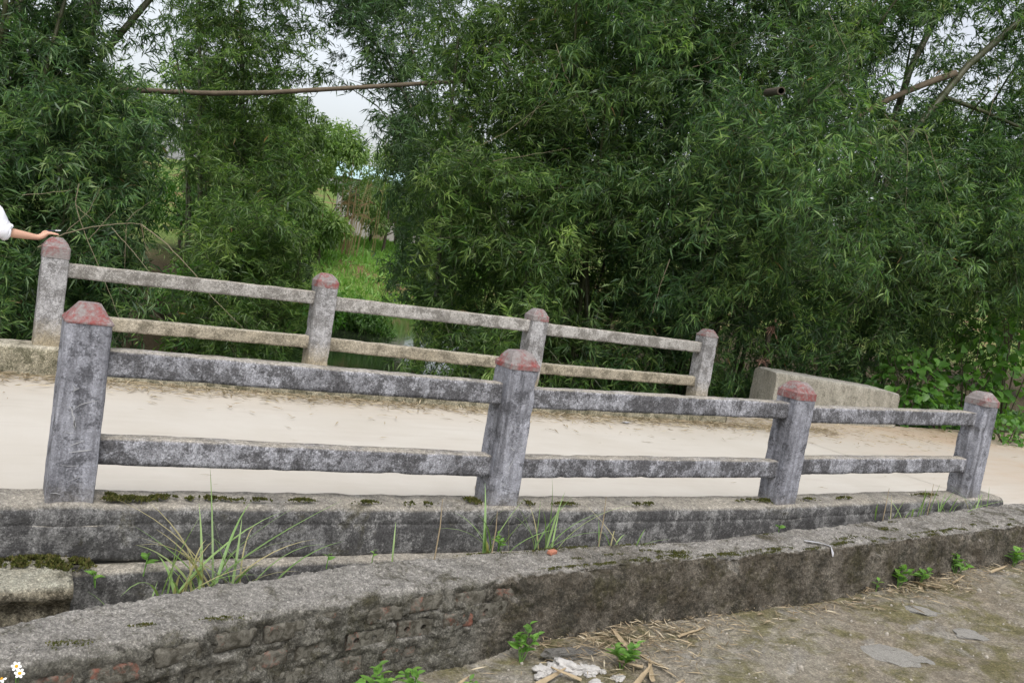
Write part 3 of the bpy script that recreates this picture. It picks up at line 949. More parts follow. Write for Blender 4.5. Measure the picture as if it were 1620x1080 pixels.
def bamboo_spray(seed, twigs=15, length=1.0, leaf=0.128):
    """an arching branch along +x with short drooping twigs that carry loose fans of narrow leaves"""
    g = np.random.default_rng(seed)
    A = Acc()
    n = 6
    t = np.linspace(0, 1, n)
    side = g.normal(0, .2)
    pts = np.stack([t * length, side * t ** 2 * length, 0.20 * length * np.sin(t * 2.2) - 0.42 * length * t ** 2.2], 1)
    v, f = tube_np(pts, 0.0045 * (1 - 0.75 * t) + 0.0008, 3)
    A.add(v, f, 1)
    LB = []; LD = []; LL = []
    for k in range(twigs):
        u = 0.10 + 0.90 * (k + g.random() * 0.9) / twigs
        p = np.array([np.interp(u, t, pts[:, j]) for j in range(3)])
        az = g.uniform(-2.6, 2.6) * (1.0 if u < 0.85 else 0.4)
        tl = g.uniform(0.12, 0.46)
        d0 = np.array([math.cos(az), math.sin(az), g.uniform(-.5, .65)]); d0 /= np.linalg.norm(d0)
        d1 = d0 + np.array([0, 0, -g.uniform(.25, .9)]); d1 /= np.linalg.norm(d1)
        q = np.array([p, p + d0 * tl * .5, p + d0 * tl * .5 + d1 * tl * .5])
        v, f = tube_np(q, [.0020, .0015, .0008], 3)
        A.add(v, f, 1)
        nl = g.integers(7, 16)
        for s in range(nl):
            w = g.uniform(.15, 1.0)
            b = np.array([np.interp(w, [0, .5, 1], q[:, j]) for j in range(3)])
            dd = d1 * g.uniform(.1, .8) + g.normal(0, .62, 3) * np.array([1, 1, .75]) + np.array([0, 0, g.uniform(-.75, .05)])
            LB.append(b); LD.append(dd); LL.append(leaf * g.uniform(.55, 1.35))
    LB = np.array(LB); LD = np.array(LD); LL = np.array(LL)
    Nn = np.tile([[0, 0, 1.0]], (len(LB), 1)) + g.normal(0, .6, (len(LB), 3))
    v, f, r = leaf_block(LB, LD, Nn, LL, LL * g.uniform(.062, .092, len(LL)), np.clip(g.beta(1.7, 2.0, len(LB)) * .95 + (g.random(len(LB)) < .004) * .5, 0, 1), droop=.20)
    A.add(v, f, 0, r)
    return A

SPRAYS = [bamboo_spray(100 + k, twigs=[15, 17, 14, 18, 16, 14, 16, 15][k], length=[1.0, 1.2, .9, 1.3, 1.05, .8, 1.1, .95][k]) for k in range(8)]
SPRAY_ARR = [a.arrays() for a in SPRAYS]
def leaves_only(V, F, mi, r):
    k = mi == 0; n0 = F[k].min()
    return V[n0:], F[k] - n0, mi[k], r[k]
LEAF_ONLY = [leaves_only(*a) for a in SPRAY_ARR]
def shade(r, g):
    """random tone per branch paints light and dark clumps; a few young ones yellower"""
    o = g.normal(0, .13) + (.28 if g.random() < .07 else 0)
    return np.where(r > .96, r, np.clip(r + o, 0, .955))

def rot_to(az, pitch, roll):
    return Matrix.Rotation(az, 3, 'Z') @ Matrix.Rotation(-pitch, 3, 'Y') @ Matrix.Rotation(roll, 3, 'X')

def lobe_sprays(lobes, g):
    """(position, matrix, variant, scale) of branches whose tips clothe the lobes"""
    out = []
    for (c, rad, count) in lobes:
        c = np.asarray(c, float); rad = np.asarray(rad, float)
        for _ in range(count):
            d = g.normal(0, 1, 3); d /= np.linalg.norm(d)
            toc = CAM - c; toc /= np.linalg.norm(toc)
            if d @ toc < -0.35 and g.random() < 0.6:      # fewer on the side nobody sees
                d = d - 2 * (d @ toc) * toc
            s = g.uniform(.7, 1.2)
            k = g.uniform(0.30, 0.85) if g.random() < .8 else g.uniform(0, .4)
            p = c + d * rad * k
            az = math.atan2(d[1], d[0]) + g.normal(0, .7)
            pitch = max(-.9, min(1.1, d[2] * 0.6 + g.normal(-.05, .55)))
            out.append((p, rot_to(az, pitch, g.normal(0, .9)), int(g.integers(0, 8)), s))
    return out

def culm_mesh(pts, r0, r1, name='culm', mat=None, sides=9, node=0.32):
    """bamboo stem: tube with swollen rings at the nodes"""
    pts = np.asarray(pts, float)
    seg = np.linalg.norm(np.diff(pts, axis=0), axis=1); L = seg.sum()
    cum = np.concatenate([[0], np.cumsum(seg)])
    P = []; Rr = []
    nn = max(2, int(L / node))
    for k in range(nn):
        for (o, s) in ((0.0, 1.0), (0.03, 1.12), (0.06, 1.0), (0.5, .97)):
            u = (k + o) / nn * L
            P.append([np.interp(u, cum, pts[:, j]) for j in range(3)])
            Rr.append((r0 + (r1 - r0) * u / L) * s)
    P.append(pts[-1]); Rr.append(r1)
    v, f = tube_np(P, Rr, sides)
    return mesh_np(name, v, f, mat or M['culm'], smooth=True)

def arch(base, az, h, lean, n=14, curl=1.0):
    t = np.linspace(0, 1, n)
    out = lean * t ** 1.9
    z = h * (t - 0.16 * curl * t ** 4)
    return np.stack([base[0] + np.cos(az) * out, base[1] + np.sin(az) * out, base[2] + z], 1)

GAPS = [(525, 168, 72, 46, .86), (548, 300, 50, 130, .96), (545, 420, 60, 70, .93), (225, 85, 60, 75, .40), (1575, 120, 60, 90, .22), (1450, 70, 30, 40, .15),
        (480, 60, 55, 60, .40), (285, 330, 40, 50, .9), (1315, 612, 135, 42, 2.0), (1480, 640, 90, 30, 2.0), (560, 540, 70, 60, .80), (1238, 146, 15, 14, 1.0), (1440, 145, 60, 26, .8), (430, 145, 200, 12, .45),
        # shaded hollows that open only through the front leaves (last number: minus the depth they reach)
(945, 460, 60, 80, -13.6), (870, 560, 50, 40, -13.0), (1040, 560, 60, 35, -12.8), (820, 330, 35, 40, -13.2), (745, 470, 40, 50, -13.8), (1150, 520, 40, 40, -12.6), (1330, 330, 35, 45, -13.4), (30, 340, 35, 40, -10.8), (120, 480, 40, 40, -10.6), (1420, 470, 45, 30, -13.6), (400, 230, 50, 50, -18.5)]
def to_px(p):
    d = (p - CAM) @ FWD
    return 810 + FPX * ((p - CAM) @ RGT) / d, 540 - FPX * ((p - CAM) @ UPV) / d, d
def blocked(q, scale, g, xlim=None):
    p, m3, v, s = q
    m_ = np.array(m3)
    for (lx, lz) in ((0.35, 0.0), (.75, -.1), (1.15, -.30)):
        w = p + m_ @ (np.array([lx, 0, lz]) * s * scale)
        if w[1] < 4.25 and w[2] < 1.6: return True
        if w[2] < ground_at(w[0], w[1]) - .1: return True
        x, y, d = to_px(w)
        if xlim and not (xlim[0] < x < xlim[1] + xlim[2] * (300 - y)) and g.random() < .85: return True
        for (gx, gy, rx, ry, pr) in GAPS:
            if ((x - gx) / rx) ** 2 + ((y - gy) / ry) ** 2 < 1 and ((d < -pr and g.random() < .85) if pr < 0 else g.random() < pr if pr <= 1 else w[1] < 4.75): return True
    return False

def bamboo_clump(base, lobes, culms, label, seed, leafmat='leaf', scale=1.0, group='bamboo clumps along the stream', limit=300, xlim=None):
    g = np.random.default_rng(seed)
    root = empty('bamboo_clump', tuple(base))
    tag(root, label, 'bamboo', group)
    def add(o):
        o.matrix_parent_inverse = Matrix.Translation(-Vector(base)); return o
    for (pts, r0, r1) in culms:
        add(link('culm', culm_mesh(pts, r0, r1), root))
    sp = lobe_sprays(lobes, g)
    # branches also leave the culms along their upper length
    for (pts, r0, r1) in culms:
        for u in np.linspace(.25, 1, 9):
            p = np.array([np.interp(u, np.linspace(0, 1, len(pts)), np.asarray(pts)[:, j]) for j in range(3)])
            sp.append((p, rot_to(g.uniform(0, 6.28), g.uniform(-.2, .7), 0), int(g.integers(0, 8)), g.uniform(.7, 1.1)))
    # openings in the thicket: (px, py, rx, ry, chance that a branch reaching in is missing)
    sp = [q for q in sp if not blocked(q, scale, g, xlim)]
    def near_key(s):
        p = s[0]; d = (p - CAM) @ FWD
        x = 810 + FPX * ((p - CAM) @ RGT) / max(d, .1); y = 540 - FPX * ((p - CAM) @ UPV) / max(d, .1)
        return d + (6 if not (-60 < x < 1680 and -80 < y < 760) else 0)
    sp.sort(key=near_key)
    for (p, m3, v, s) in sp[:limit]:
        V, F, mi, r = SPRAY_ARR[v]
        o = add(link('leafy_branch', mesh_np('leafy_branch', V @ np.array(m3).T * (s * scale) + p, F, [M[leafmat], M['culm']], mi, shade(r, g)), root))
    rest = sp[limit:]
    if rest:
        A = Acc()
        for (p, m3, v, s) in rest:
            V, F, mi, r = LEAF_ONLY[v]
            A.add(V @ np.array(m3).T * (s * scale) + p, F, mi, shade(r, g))
        o = add(link('foliage', A.mesh('foliage', [M[leafmat], M['culm']]), root))
        tag(o, kind='stuff')
    return root


def fan_culms(base, n, h, lean, r, seed, spread=0.7):
    g = np.random.default_rng(seed); out = []
    for k in range(n):
        a = g.uniform(0, 6.283); rr = spread * math.sqrt(g.random())
        b = (base[0] + math.cos(a) * rr, base[1] + math.sin(a) * rr); z = ground_at(*b) - .1
        out.append((arch((b[0], b[1], z), a + g.normal(0, .5), h * g.uniform(.75, 1.1), lean * g.uniform(.3, 1.2)), r * g.uniform(.8, 1.15), r * .25))
    return out

def path(*pts):
    """straight or bent culm through (px, py, depth) sightings"""
    return np.array([at(*p) for p in pts])

# --- right bank, left of centre of the mass
b1 = (7.4, 7.4, ground_at(7.4, 7.4))
lob = [(at(830, 90, 14.2), (1.9, 1.7, 1.9), 150), (at(760, 330, 13.6), (1.35, 1.3, 1.5), 130), (at(900, 330, 13.4), (1.5, 1.3, 1.6), 130), (at(705, 520, 14.0), (.95, 1.2, 1.1), 80), (at(860, 540, 12.8), (1.3, 1.0, 1.0), 100), (at(800, -170, 14.5), (2.1, 1.9, 1.6), 54), (at(900, 250, 17.5), (3.2, 1.2, 3.2), 110), (at(655, 270, 15.5), (.7, .9, 1.2), 45), (at(760, 470, 17.5), (1.8, .8, 1.5), 40), (at(930, 500, 16.0), (2.0, .8, 1.5), 80), (at(960, 20, 15.2), (1.5, 1.0, 1.3), 120), (at(930, 170, 15.6), (1.3, .7, 1.0), 60), (at(905, 470, 13.0), (.8, .7, .9), 60)]
cul = fan_culms(b1, 9, 9.0, 2.2, .045, 21) + [(path((905, 620, 14.2), (900, 300, 14.4), (915, 20, 14.8), (940, -300, 15)), .05, .03),
      (path((690, 470, 13.2), (706, 250, 13.3), (725, 60, 13.5)), .035, .02), (path((935, 600, 13.4), (925, 400, 13.5), (900, 180, 13.8)), .05, .04)]
bamboo_clump(b1, lob, cul, 'tall dense bamboo clump right of the water gap behind the middle posts', 31, 'leaf_warm', xlim=(650, 9999, 0.0))

# --- centre right
b2 = (9.8, 6.6, ground_at(9.8, 6.6))
lob = [(at(1060, 90, 13.2), (1.7, 1.5, 1.9), 140), (at(1060, 360, 13.0), (1.5, 1.2, 1.5), 130), (at(1080, 540, 12.6), (1.3, .9, .9), 100), (at(1240, 240, 11.4), (1.05, 1.1, 1.35), 130), (at(1200, 430, 12.6), (1.2, 1.0, 1.2), 110), (at(1200, 0, 13.0), (1.5, 1.4, 1.4), 110), (at(1130, -180, 13.5), (2.0, 1.7, 1.4), 54), (at(1150, 300, 17), (3.0, 1.2, 3.4), 110), (at(1110, 520, 15.6), (2.0, .7, 1.1), 60), (at(1090, 120, 15.2), (1.4, .9, 1.6), 70), (at(1000, 470, 12.6), (.8, .6, .9), 60)]
cul = fan_culms(b2, 9, 9.0, 2.0, .05, 22) + [(path((1045, 620, 14), (1050, 300, 14), (1062, 60, 14.1), (1050, -200, 14.4)), .055, .045)]
bamboo_clump(b2, lob, cul, 'tall dense bamboo clump in the middle with pale leaf sprays hanging toward the road', 32)

# --- right
b3 = (13.6, 6.8, ground_at(13.6, 6.8))
lob = [(at(1380, 400, 13.8), (1.3, 1.1, 1.4), 120), (at(1500, 330, 14.6), (1.6, 1.2, 1.0), 120), (at(1590, 400, 14.2), (1.3, 1.0, 1.2), 100), (at(1330, 560, 13.6), (1.4, .8, .7), 90), (at(1500, 500, 14.8), (1.6, 1.0, .8), 90), (at(1370, 60, 14.6), (1.2, 1.2, 1.6), 80), (at(1540, 10, 15.5), (1.6, 1.4, 1.5), 95), (at(1620, 190, 15.5), (1.1, 1.1, 1.2), 75), (at(1450, -200, 15), (2.6, 1.8, 1.2), 44), (at(1420, 420, 18), (3.2, 1.0, 1.9), 90), (at(1700, 300, 16), (1.5, 1.5, 2.5), 44), (at(1330, 520, 16.2), (1.8, .7, 1.0), 50), (at(1540, 540, 16.5), (1.8, .7, 1.0), 40), (at(1310, 130, 15), (1.2, .9, 1.3), 80), (at(1450, 200, 15.6), (1.2, .8, .8), 60), (at(1560, 240, 15.2), (1.2, .8, .6), 50)]
cul = fan_culms(b3, 6, 8.5, 2.2, .05, 23) + [(path((1385, 330, 14), (1440, 215, 14.2), (1530, 105, 14.4), (1630, 20, 14.8), (1760, -90, 15)), .06, .05),
      (path((1490, 152, 14.35), (1560, 178, 14.5), (1660, 222, 14.7)), .038, .022),
      (path((1540, 225, 16), (1600, 160, 16), (1680, 70, 16.2)), .04, .03), (path((1380, 300, 15.0), (1440, 110, 15.2), (1480, 30, 15.3), (1530, -80, 15.4)), .065, .05)]
bamboo_clump(b3, lob, cul, 'leaning bamboo clump at the right with sky showing between its thick slanting stems', 33)

# --- left bank
b4 = (-0.6, 8.6, ground_at(-0.6, 8.6))
lob = [(at(50, 300, 11.0), (1.1, 1.2, 1.3), 150), (at(170, 330, 11.6), (.85, 1.0, 1.2), 110), (at(90, 470, 10.6), (.95, .9, .8), 90), (at(0, 120, 11.5), (1.1, 1.2, 1.0), 110), (at(130, 140, 12), (.9, 1.0, .8), 80), (at(-150, 250, 11.5), (1.2, 1.2, 2.0), 60), (at(40, 400, 13.5), (1.9, .9, 2.0), 90), (at(215, 200, 12.4), (.7, .8, .9), 45), (at(230, 470, 11.4), (.7, .7, .7), 45), (at(20, -120, 12), (1.8, 1.5, .9), 44)]
cul = fan_culms(b4, 6, 8.0, 2.0, .05, 24) + [(path((22, 260, 12), (30, 60, 12), (38, -140, 12)), .075, .07), (path((75, 240, 12), (92, 40, 12), (112, -140, 12)), .065, .06),
      (path((110, 180, 12.2), (135, 30, 12.2), (170, -150, 12.2)), .07, .06), (path((100, 210, 12.4), (160, 90, 12.4), (245, -10, 12.5), (330, -130, 12.6)), .05, .04), (path((125, 160, 12.3), (150, 20, 12.3), (175, -100, 12.3)), .055, .05)]
bamboo_clump(b4, lob, cul, 'dark bamboo clump at the left behind the far railing, thick green stems above', 34, xlim=(-9999, 250, .22))

# --- middle distance, left bank
b5 = (4.2, 16.5, ground_at(4.2, 16.5))
lob = [(at(350, 130, 19), (1.5, 1.6, 2.2), 130), (at(400, 60, 19.5), (1.4, 1.4, 1.6), 80), (at(395, 270, 19), (1.2, 1.3, 1.3), 110), (at(430, 370, 18), (1.0, 1.0, 1.0), 90), (at(300, 250, 20), (1.2, 1.2, 1.6), 60), (at(350, 430, 17), (1.5, 1.1, .9), 100), (at(460, 450, 17), (.7, .8, .7), 50), (at(250, 60, 20), (1.2, 1.2, 1.4), 35), (at(350, -100, 20), (2.2, 1.8, 1.6), 44), (at(480, 130, 20), (.8, .8, 1.4), 30), (at(330, 520, 15.5), (1.5, .9, .6), 70)]
cul = fan_culms(b5, 7, 9.5, 2.0, .05, 25) + [(path((317, 330, 19), (316, 150, 19), (314, -60, 19.2)), .05, .035), (path((385, 330, 19.5), (383, 100, 19.5), (380, -100, 19.6)), .06, .04)]
bamboo_clump(b5, lob, cul, 'slender bamboo clump in the middle distance, left of the sky gap over the stream', 35, 'leaf_warm', 1.25, xlim=(270, 500, 0.05))

# --- feathery clump behind, right of the sky gap
b6 = (13.5, 20.5, ground_at(13.5, 20.5))
lob = [(at(570, 60, 20), (1.6, 1.4, 1.3), 60), (at(640, 170, 19.5), (.9, 1.0, 1.0), 50), (at(610, -60, 20), (1.6, 1.5, 1.2), 60), (at(500, 20, 21), (1.0, 1.0, .9), 26), (at(680, 330, 19), (1.0, 1.2, 1.4), 80), (at(640, 430, 19), (.7, .8, .8), 45), (at(590, 420, 21), (.5, .6, .6), 18)]
cul = [(path((740, 420, 19), (690, 250, 19), (610, 90, 19.2), (520, -20, 19.6), (440, -60, 20)), .045, .012), (path((745, 420, 19.2), (700, 210, 19.2), (645, 60, 19.4), (590, -60, 19.8)), .045, .015),
       (path((735, 420, 18.8), (680, 280, 18.8), (600, 170, 19), (540, 130, 19.2)), .035, .008), (path((760, 420, 19.4), (720, 200, 19.4), (690, -40, 19.6)), .045, .02)]
bamboo_clump(b6, lob, cul, 'feathery bamboo arching into the sky gap from behind the tall right-hand clumps', 36, 'leaf_far', 1.3)

# ------------------------------------------------------------------ far bank: trees, house, reeds
def far_tree(p, h, rad, label, seed, mat='leaf_tree', n=8000, leaf=0.20, name='broadleaf_tree', cat='tree', group='trees beyond the stream'):
    g = np.random.default_rng(seed)
    x, y = p
    z = ground_at(x, y)
    root = empty(name, (x, y, z))
    tag(root, label, cat, group)
    pts = np.array([(0, 0, -.2), (g.normal(0, .1), g.normal(0, .1), h * .4), (g.normal(0, .25), g.normal(0, .25), h * .8)])
    v, f = tube_np(pts, [h * .025, h * .018, h * .006], 7)
    link('trunk', mesh_np('trunk', v, f, M['bark'], smooth=True), root)
    for k in range(5):
        a = g.uniform(0, 6.28); u = g.uniform(.35, .6)
        q0 = np.array([np.interp(u, [0, .5, 1], pts[:, j]) for j in range(3)])
        q1 = q0 + np.array([math.cos(a) * rad * .6, math.sin(a) * rad * .6, h * .22])
        v, f = tube_np([q0, (q0 + q1) / 2 + [0, 0, -.1], q1], [h * .010, h * .007, h * .003], 5)
        link('limb', mesh_np('limb', v, f, M['bark'], smooth=True), root)
    A = Acc()
    nl = 16
    for k in range(nl):
        d = g.normal(0, 1, 3); d /= np.linalg.norm(d)
        c = np.array([0, 0, h * .62]) + d * np.array([rad * .72, rad * .72, h * .30])
        rr = rad * g.uniform(.26, .46)
        m_ = n // nl
        q = g.normal(0, 1, (m_, 3)); q /= np.linalg.norm(q, axis=1, keepdims=True)
        B = c + q * rr * g.uniform(.55, 1.0, (m_, 1)) * np.array([1, 1, .8])
        D = q + g.normal(0, .7, (m_, 3)) + np.array([0, 0, -.4])
        N_ = q * .5 + np.array([0, 0, 1.0]) + g.normal(0, .4, (m_, 3))
        L = leaf * g.uniform(.6, 1.3, m_)
        v, f, r = leaf_block(B, D, N_, L, L * .22, np.clip(g.normal(g.uniform(.3, .65), .18, m_), 0, 1))
        A.add(v, f, 0, r)
    o = link('crown', A.mesh('crown', [M[mat]]), root)
    tag(o, kind='stuff')
    return root

def xy(px, py, d):
    q = at(px, py, d); return (q[0], q[1])
far_tree(xy(490, 330, 44), 4.6, 2.6, 'bushy tree whose round top shows at the left foot of the sky gap', 51, n=9000)
far_tree(xy(440, 330, 40), 5.4, 2.4, 'dense tree behind the slender bamboo, left of the sky gap', 52, n=9000)
far_tree(xy(540, 330, 66), 5.6, 2.0, 'most distant tree poking up in the centre of the sky gap', 53, n=6000)
far_tree(xy(635, 330, 52), 6.4, 2.4, 'tree at the right foot of the sky gap above the blue roof', 54, n=7000)
far_tree(xy(690, 330, 48), 8.0, 3.0, 'tree behind the tall bamboo, right of the sky gap', 55, n=7000)
far_tree(xy(360, 330, 46), 6.0, 2.8, 'tree far behind the slender bamboo clump', 56, n=7000)
far_tree(xy(290, 330, 44), 6.6, 2.4, 'tree on the slope seen between the left and the slender bamboo', 57, n=7000)
far_tree(xy(170, 330, 44), 5.0, 2.8, 'tree far behind the dark left bamboo clump', 58, n=6000)
far_tree(xy(515, 340, 41), 3.4, 1.5, 'olive green bush under the trees at the head of the stream', 59, 'leaf_tree', 3600, .2, 'bush', 'bush', 'bushes on the far bank')
far_tree(xy(590, 355, 50), 3.6, 2.0, 'bush below the blue roof on the far bank', 60, 'leaf_tree', 3000, .2, 'bush', 'bush', 'bushes on the far bank')
far_tree(xy(290, 345, 24), 2.2, 1.3, 'light green bush in the opening left of the slender bamboo', 61, 'leaf_broad', 3600, .13, 'bush', 'bush', 'bushes on the far bank')
far_tree(xy(340, 345, 20), 2.6, 1.1, 'feathery light green bush in front of the slender bamboo', 62, 'leaf_broad', 3600, .12, 'bush', 'bush', 'bushes on the far bank')
far_tree(xy(425, 420, 16.5), 2.0, .9, 'small dark bush at the water edge left of the second far post', 63, 'leaf_broad', 2600, .11, 'bush', 'bush', 'bushes on the far bank')
for k, (px, py, d, h) in enumerate([(1500, 420, 30, 7), (1620, 420, 28, 7), (1750, 420, 26, 8), (1350, 420, 32, 7), (1180, 420, 34, 8), (1000, 420, 36, 8), (850, 400, 40, 8)]):
    far_tree(xy(px, py, d), h, 3.0, ['leafy tree behind the right bamboo, below the open sky', 'leafy tree at the right picture edge behind the bamboo', 'leafy tree just right of the picture edge', 'leafy tree hidden behind the right bamboo stems', 'leafy tree hidden behind the middle bamboo clump', 'leafy tree hidden between the two tall bamboo clumps', 'leafy tree hidden behind the tall bamboo by the water'][k], 70 + k, n=4500, leaf=.22)

far_tree(xy(560, 400, 33), 1.3, 1.2, 'low light green bush on the far bank above the water', 64, 'leaf_broad', 3000, .12, 'bush', 'bush', 'bushes on the far bank')
far_tree(xy(470, 430, 24), 2.2, 1.3, 'glossy dark bush leaning over the water left of the second far post', 65, 'leaf_broad', 4200, .13, 'bush', 'bush', 'bushes on the far bank')
far_tree(xy(612, 350, 47), 3.6, 1.8, 'light green bush hiding the lower part of the pale house', 66, 'leaf_tree', 5000, .17, 'bush', 'bush', 'bushes on the far bank')
far_tree(xy(515, 470, 29), 1.7, 1.2, 'bush added to darken the far water edge, left of the bright glint', 67, 'leaf_broad', 3400, .13, 'bush', 'bush', 'bushes on the far bank')  # this bush and the next are added so the water mirrors a darker bank
far_tree(xy(592, 470, 29), 1.5, 1.1, 'bush added to darken the far water edge, right of the second far post', 68, 'leaf_broad', 3400, .13, 'bush', 'bush', 'bushes on the far bank')
# house
hx, hy, hz = at(606, 283, 60)
hz0 = ground_at(hx, hy)
house = empty('house', (hx, hy, hz0), R(-18))
tag(house, 'small pale house with a light blue roof far up the stream', 'house')
wh = float(hz - hz0) - 0.1
def boxm(name, sx, sy, sz, mat, parent, loc):
    bm = bmesh.new(); bmesh.ops.create_cube(bm, size=1)
    for v in bm.verts: v.co = Vector((v.co.x * sx, v.co.y * sy, (v.co.z + .5) * sz))
    return link(name, mesh_bm(name, bm, mat), parent, loc)
boxm('wall', 5.5, 4.5, wh, M['housewall'], house, (0, 0, -.3))
V = [(-3.1, -2.7, wh - .32), (3.1, -2.7, wh - .32), (3.1, 2.7, wh - .32), (-3.1, 2.7, wh - .32), (-3.1, 0, wh + .75), (3.1, 0, wh + .75)]
me = bpy.data.meshes.new('roof'); me.from_pydata(V, [], [(0, 1, 5, 4), (2, 3, 4, 5), (0, 4, 3), (1, 2, 5), (0, 3, 2, 1)]); me.materials.append(M['roof'])
link('roof', me, house)
for wx in (-1.6, 1.6):
    w_ = boxm('window', 1.0, .06, 1.1, M['glass'], house, (wx, -2.26, wh * .45))
boxm('door', .9, .06, 2.0, M['twig'], house, (0, -2.26, 0))

# dry reeds
reed = empty('dry_reeds', tuple(np.array([*xy(556, 360, 44), ground_at(*xy(556, 360, 44))])))
tag(reed, 'tall stand of dry brown reeds below the sky gap', 'reeds')
g = np.random.default_rng(5)
A = Acc()
for k in range(34):
    b = np.array([g.normal(0, .5), g.normal(0, .8), 0]); h = g.uniform(2.2, 4.8)
    ln = g.normal(0, .05, 2)
    p = np.array([b, b + [ln[0] * h * .5, ln[1] * h * .5, h * .5], b + [ln[0] * h * 1.4, ln[1] * h * 1.4, h]])
    v, f = tube_np(p, [.022, .018, .008], 3); A.add(v, f, 0, np.full(len(f), g.random()))
    m_ = 2
    B = p[1] + (p[2] - p[1]) * g.random((m_, 1)); D = g.normal(0, 1, (m_, 3)) + [0, 0, .2]
    v, f, r = leaf_block(B, D, np.tile([[0, 0, 1.]], (m_, 1)) + g.normal(0, .3, (m_, 3)), g.uniform(.3, .8, m_), np.full(m_, .018), g.random(m_), droop=.4)
    A.add(v, f, 0, r)
tag(link('stalks', A.mesh('stalks', [M['reed']]), reed), kind='stuff')

# far grass on the lit bank
A = Acc(); g = np.random.default_rng(6)
n = 16000
X = g.uniform(8, 24, n); Y = g.uniform(30, 46, n)
keepm = np.abs(X - stream_x(Y)) < 7
X, Y = X[keepm], Y[keepm]; n = len(X)
Z = terrain_h(X, Y)
B = np.stack([X, Y, Z - .03], 1)
L = g.uniform(.25, .6, n)
v, f, r = leaf_block(B, g.normal(0, .5, (n, 3)) + [0, 0, 1], g.normal(0, 1, (n, 3)), L, L * .07, np.clip(g.normal(.6, .25, n), 0, 1), droop=.15)
A.add(v, f, 0, r)
tag(link('bank_grass', A.mesh('bank_grass', [M['weed']])), 'bright green grass on the far bank of the stream', 'grass', kind='stuff')

# low undergrowth on both near banks, behind the far railing
A = Acc(); g = np.random.default_rng(7)
n = 14000
X = np.concatenate([g.uniform(-6, 2.0, n // 2), g.uniform(5.0, 22, n // 2)]); Y = np.concatenate([g.uniform(4.15, 12, n // 2), g.uniform(4.35, 11, n // 2)])
Z = terrain_h(X, Y); k = Z > -1.9
X, Y, Z = X[k], Y[k], Z[k]; n = len(X)
L = g.uniform(.15, .42, n)
v, f, r = leaf_block(np.stack([X, Y, Z - .03], 1), g.normal(0, .5, (n, 3)) + [0, 0, .9], g.normal(0, 1, (n, 3)), L, L * .09, np.clip(g.normal(.45, .2, n), 0, 1), droop=.3)
A.add(v, f, 0, r)
tag(link('undergrowth', A.mesh('undergrowth', [M['leaf']])), 'dark green undergrowth on the banks below the bamboo', 'undergrowth', kind='stuff')

# ------------------------------------------------------------------ loose bamboo: pole across the gap, broken culms
pole = link('bamboo_pole', culm_mesh(path((60, 150, 14.6), (200, 142, 14.4), (330, 148, 14.2), (420, 147, 14.1), (560, 139, 13.9), (690, 131, 13.8), (760, 128, 13.8)), .048, .030, 'bamboo_pole', M['deadculm'], 10, .42))
tag(pole, 'dry brown bamboo pole lying level across the sky gap between the clumps', 'bamboo pole')

def hollow_tube(name, pts, r0, r1, mat, wall_t=0.012):
    pts = np.asarray(pts, float)
    vo, fo = tube_np(pts, np.linspace(r0, r1, len(pts)), 14)
    inn = pts[::-1][:2]
    d = pts[-1] - pts[-2]; d /= np.linalg.norm(d)
    vi, fi = tube_np(np.array([pts[-1], pts[-1] - d * .28]), [r1 - wall_t, r1 - wall_t], 14)
    nv = len(vo); base = nv - 14
    rim = []
    for s in range(14):
        s2 = (s + 1) % 14
        rim += [(base + s, base + s2, nv + s2), (base + s, nv + s2, nv + s)]
    # the inner tube's frame runs the other way round: match the nearest ring vertices
    ring_o = vo[base:]; ring_i = vi[:14]
    order = [int(np.argmin(np.linalg.norm(ring_i - (pts[-1] + (q - pts[-1]) * (r1 - wall_t) / r1), axis=1))) for q in ring_o]
    rim = []
    for s in range(14):
        s2 = (s + 1) % 14
        rim += [(base + s, base + s2, nv + order[s2]), (base + s, nv + order[s2], nv + order[s])]
    e = nv + 14
    cap = [(e, e + s, e + s + 1) for s in range(1, 13)]
    V = np.concatenate([vo, vi]); F = np.concatenate([fo, fi + nv, np.array(rim), np.array(cap)])
    mi = np.concatenate([np.zeros(len(fo)), np.ones(len(fi)), np.zeros(len(rim)), np.ones(len(cap))])
    return mesh_np(name, V, F, [mat, M['hollow']], mi, smooth=False)
cutp = link('cut_culm', hollow_tube('cut_culm', np.array([at(1214, 147, 11.0), at(1226, 145.5, 10.6), at(1236, 144, 10.2)]), .050, .046, M['bark']))
tag(cutp, 'sawn-off thick bamboo stem, its hollow end facing the road among the leaves', 'cut bamboo')
spl = link('split_culm', culm_mesh(path((1330, 200, 14.2), (1400, 160, 14.25), (1470, 130, 14.3), (1512, 116, 14.35)), .035, .055, 'split_culm', M['deadculm'], 10, .6))
tag(spl, 'broken brown bamboo stem slanting up to the right among the leaves', 'broken bamboo')

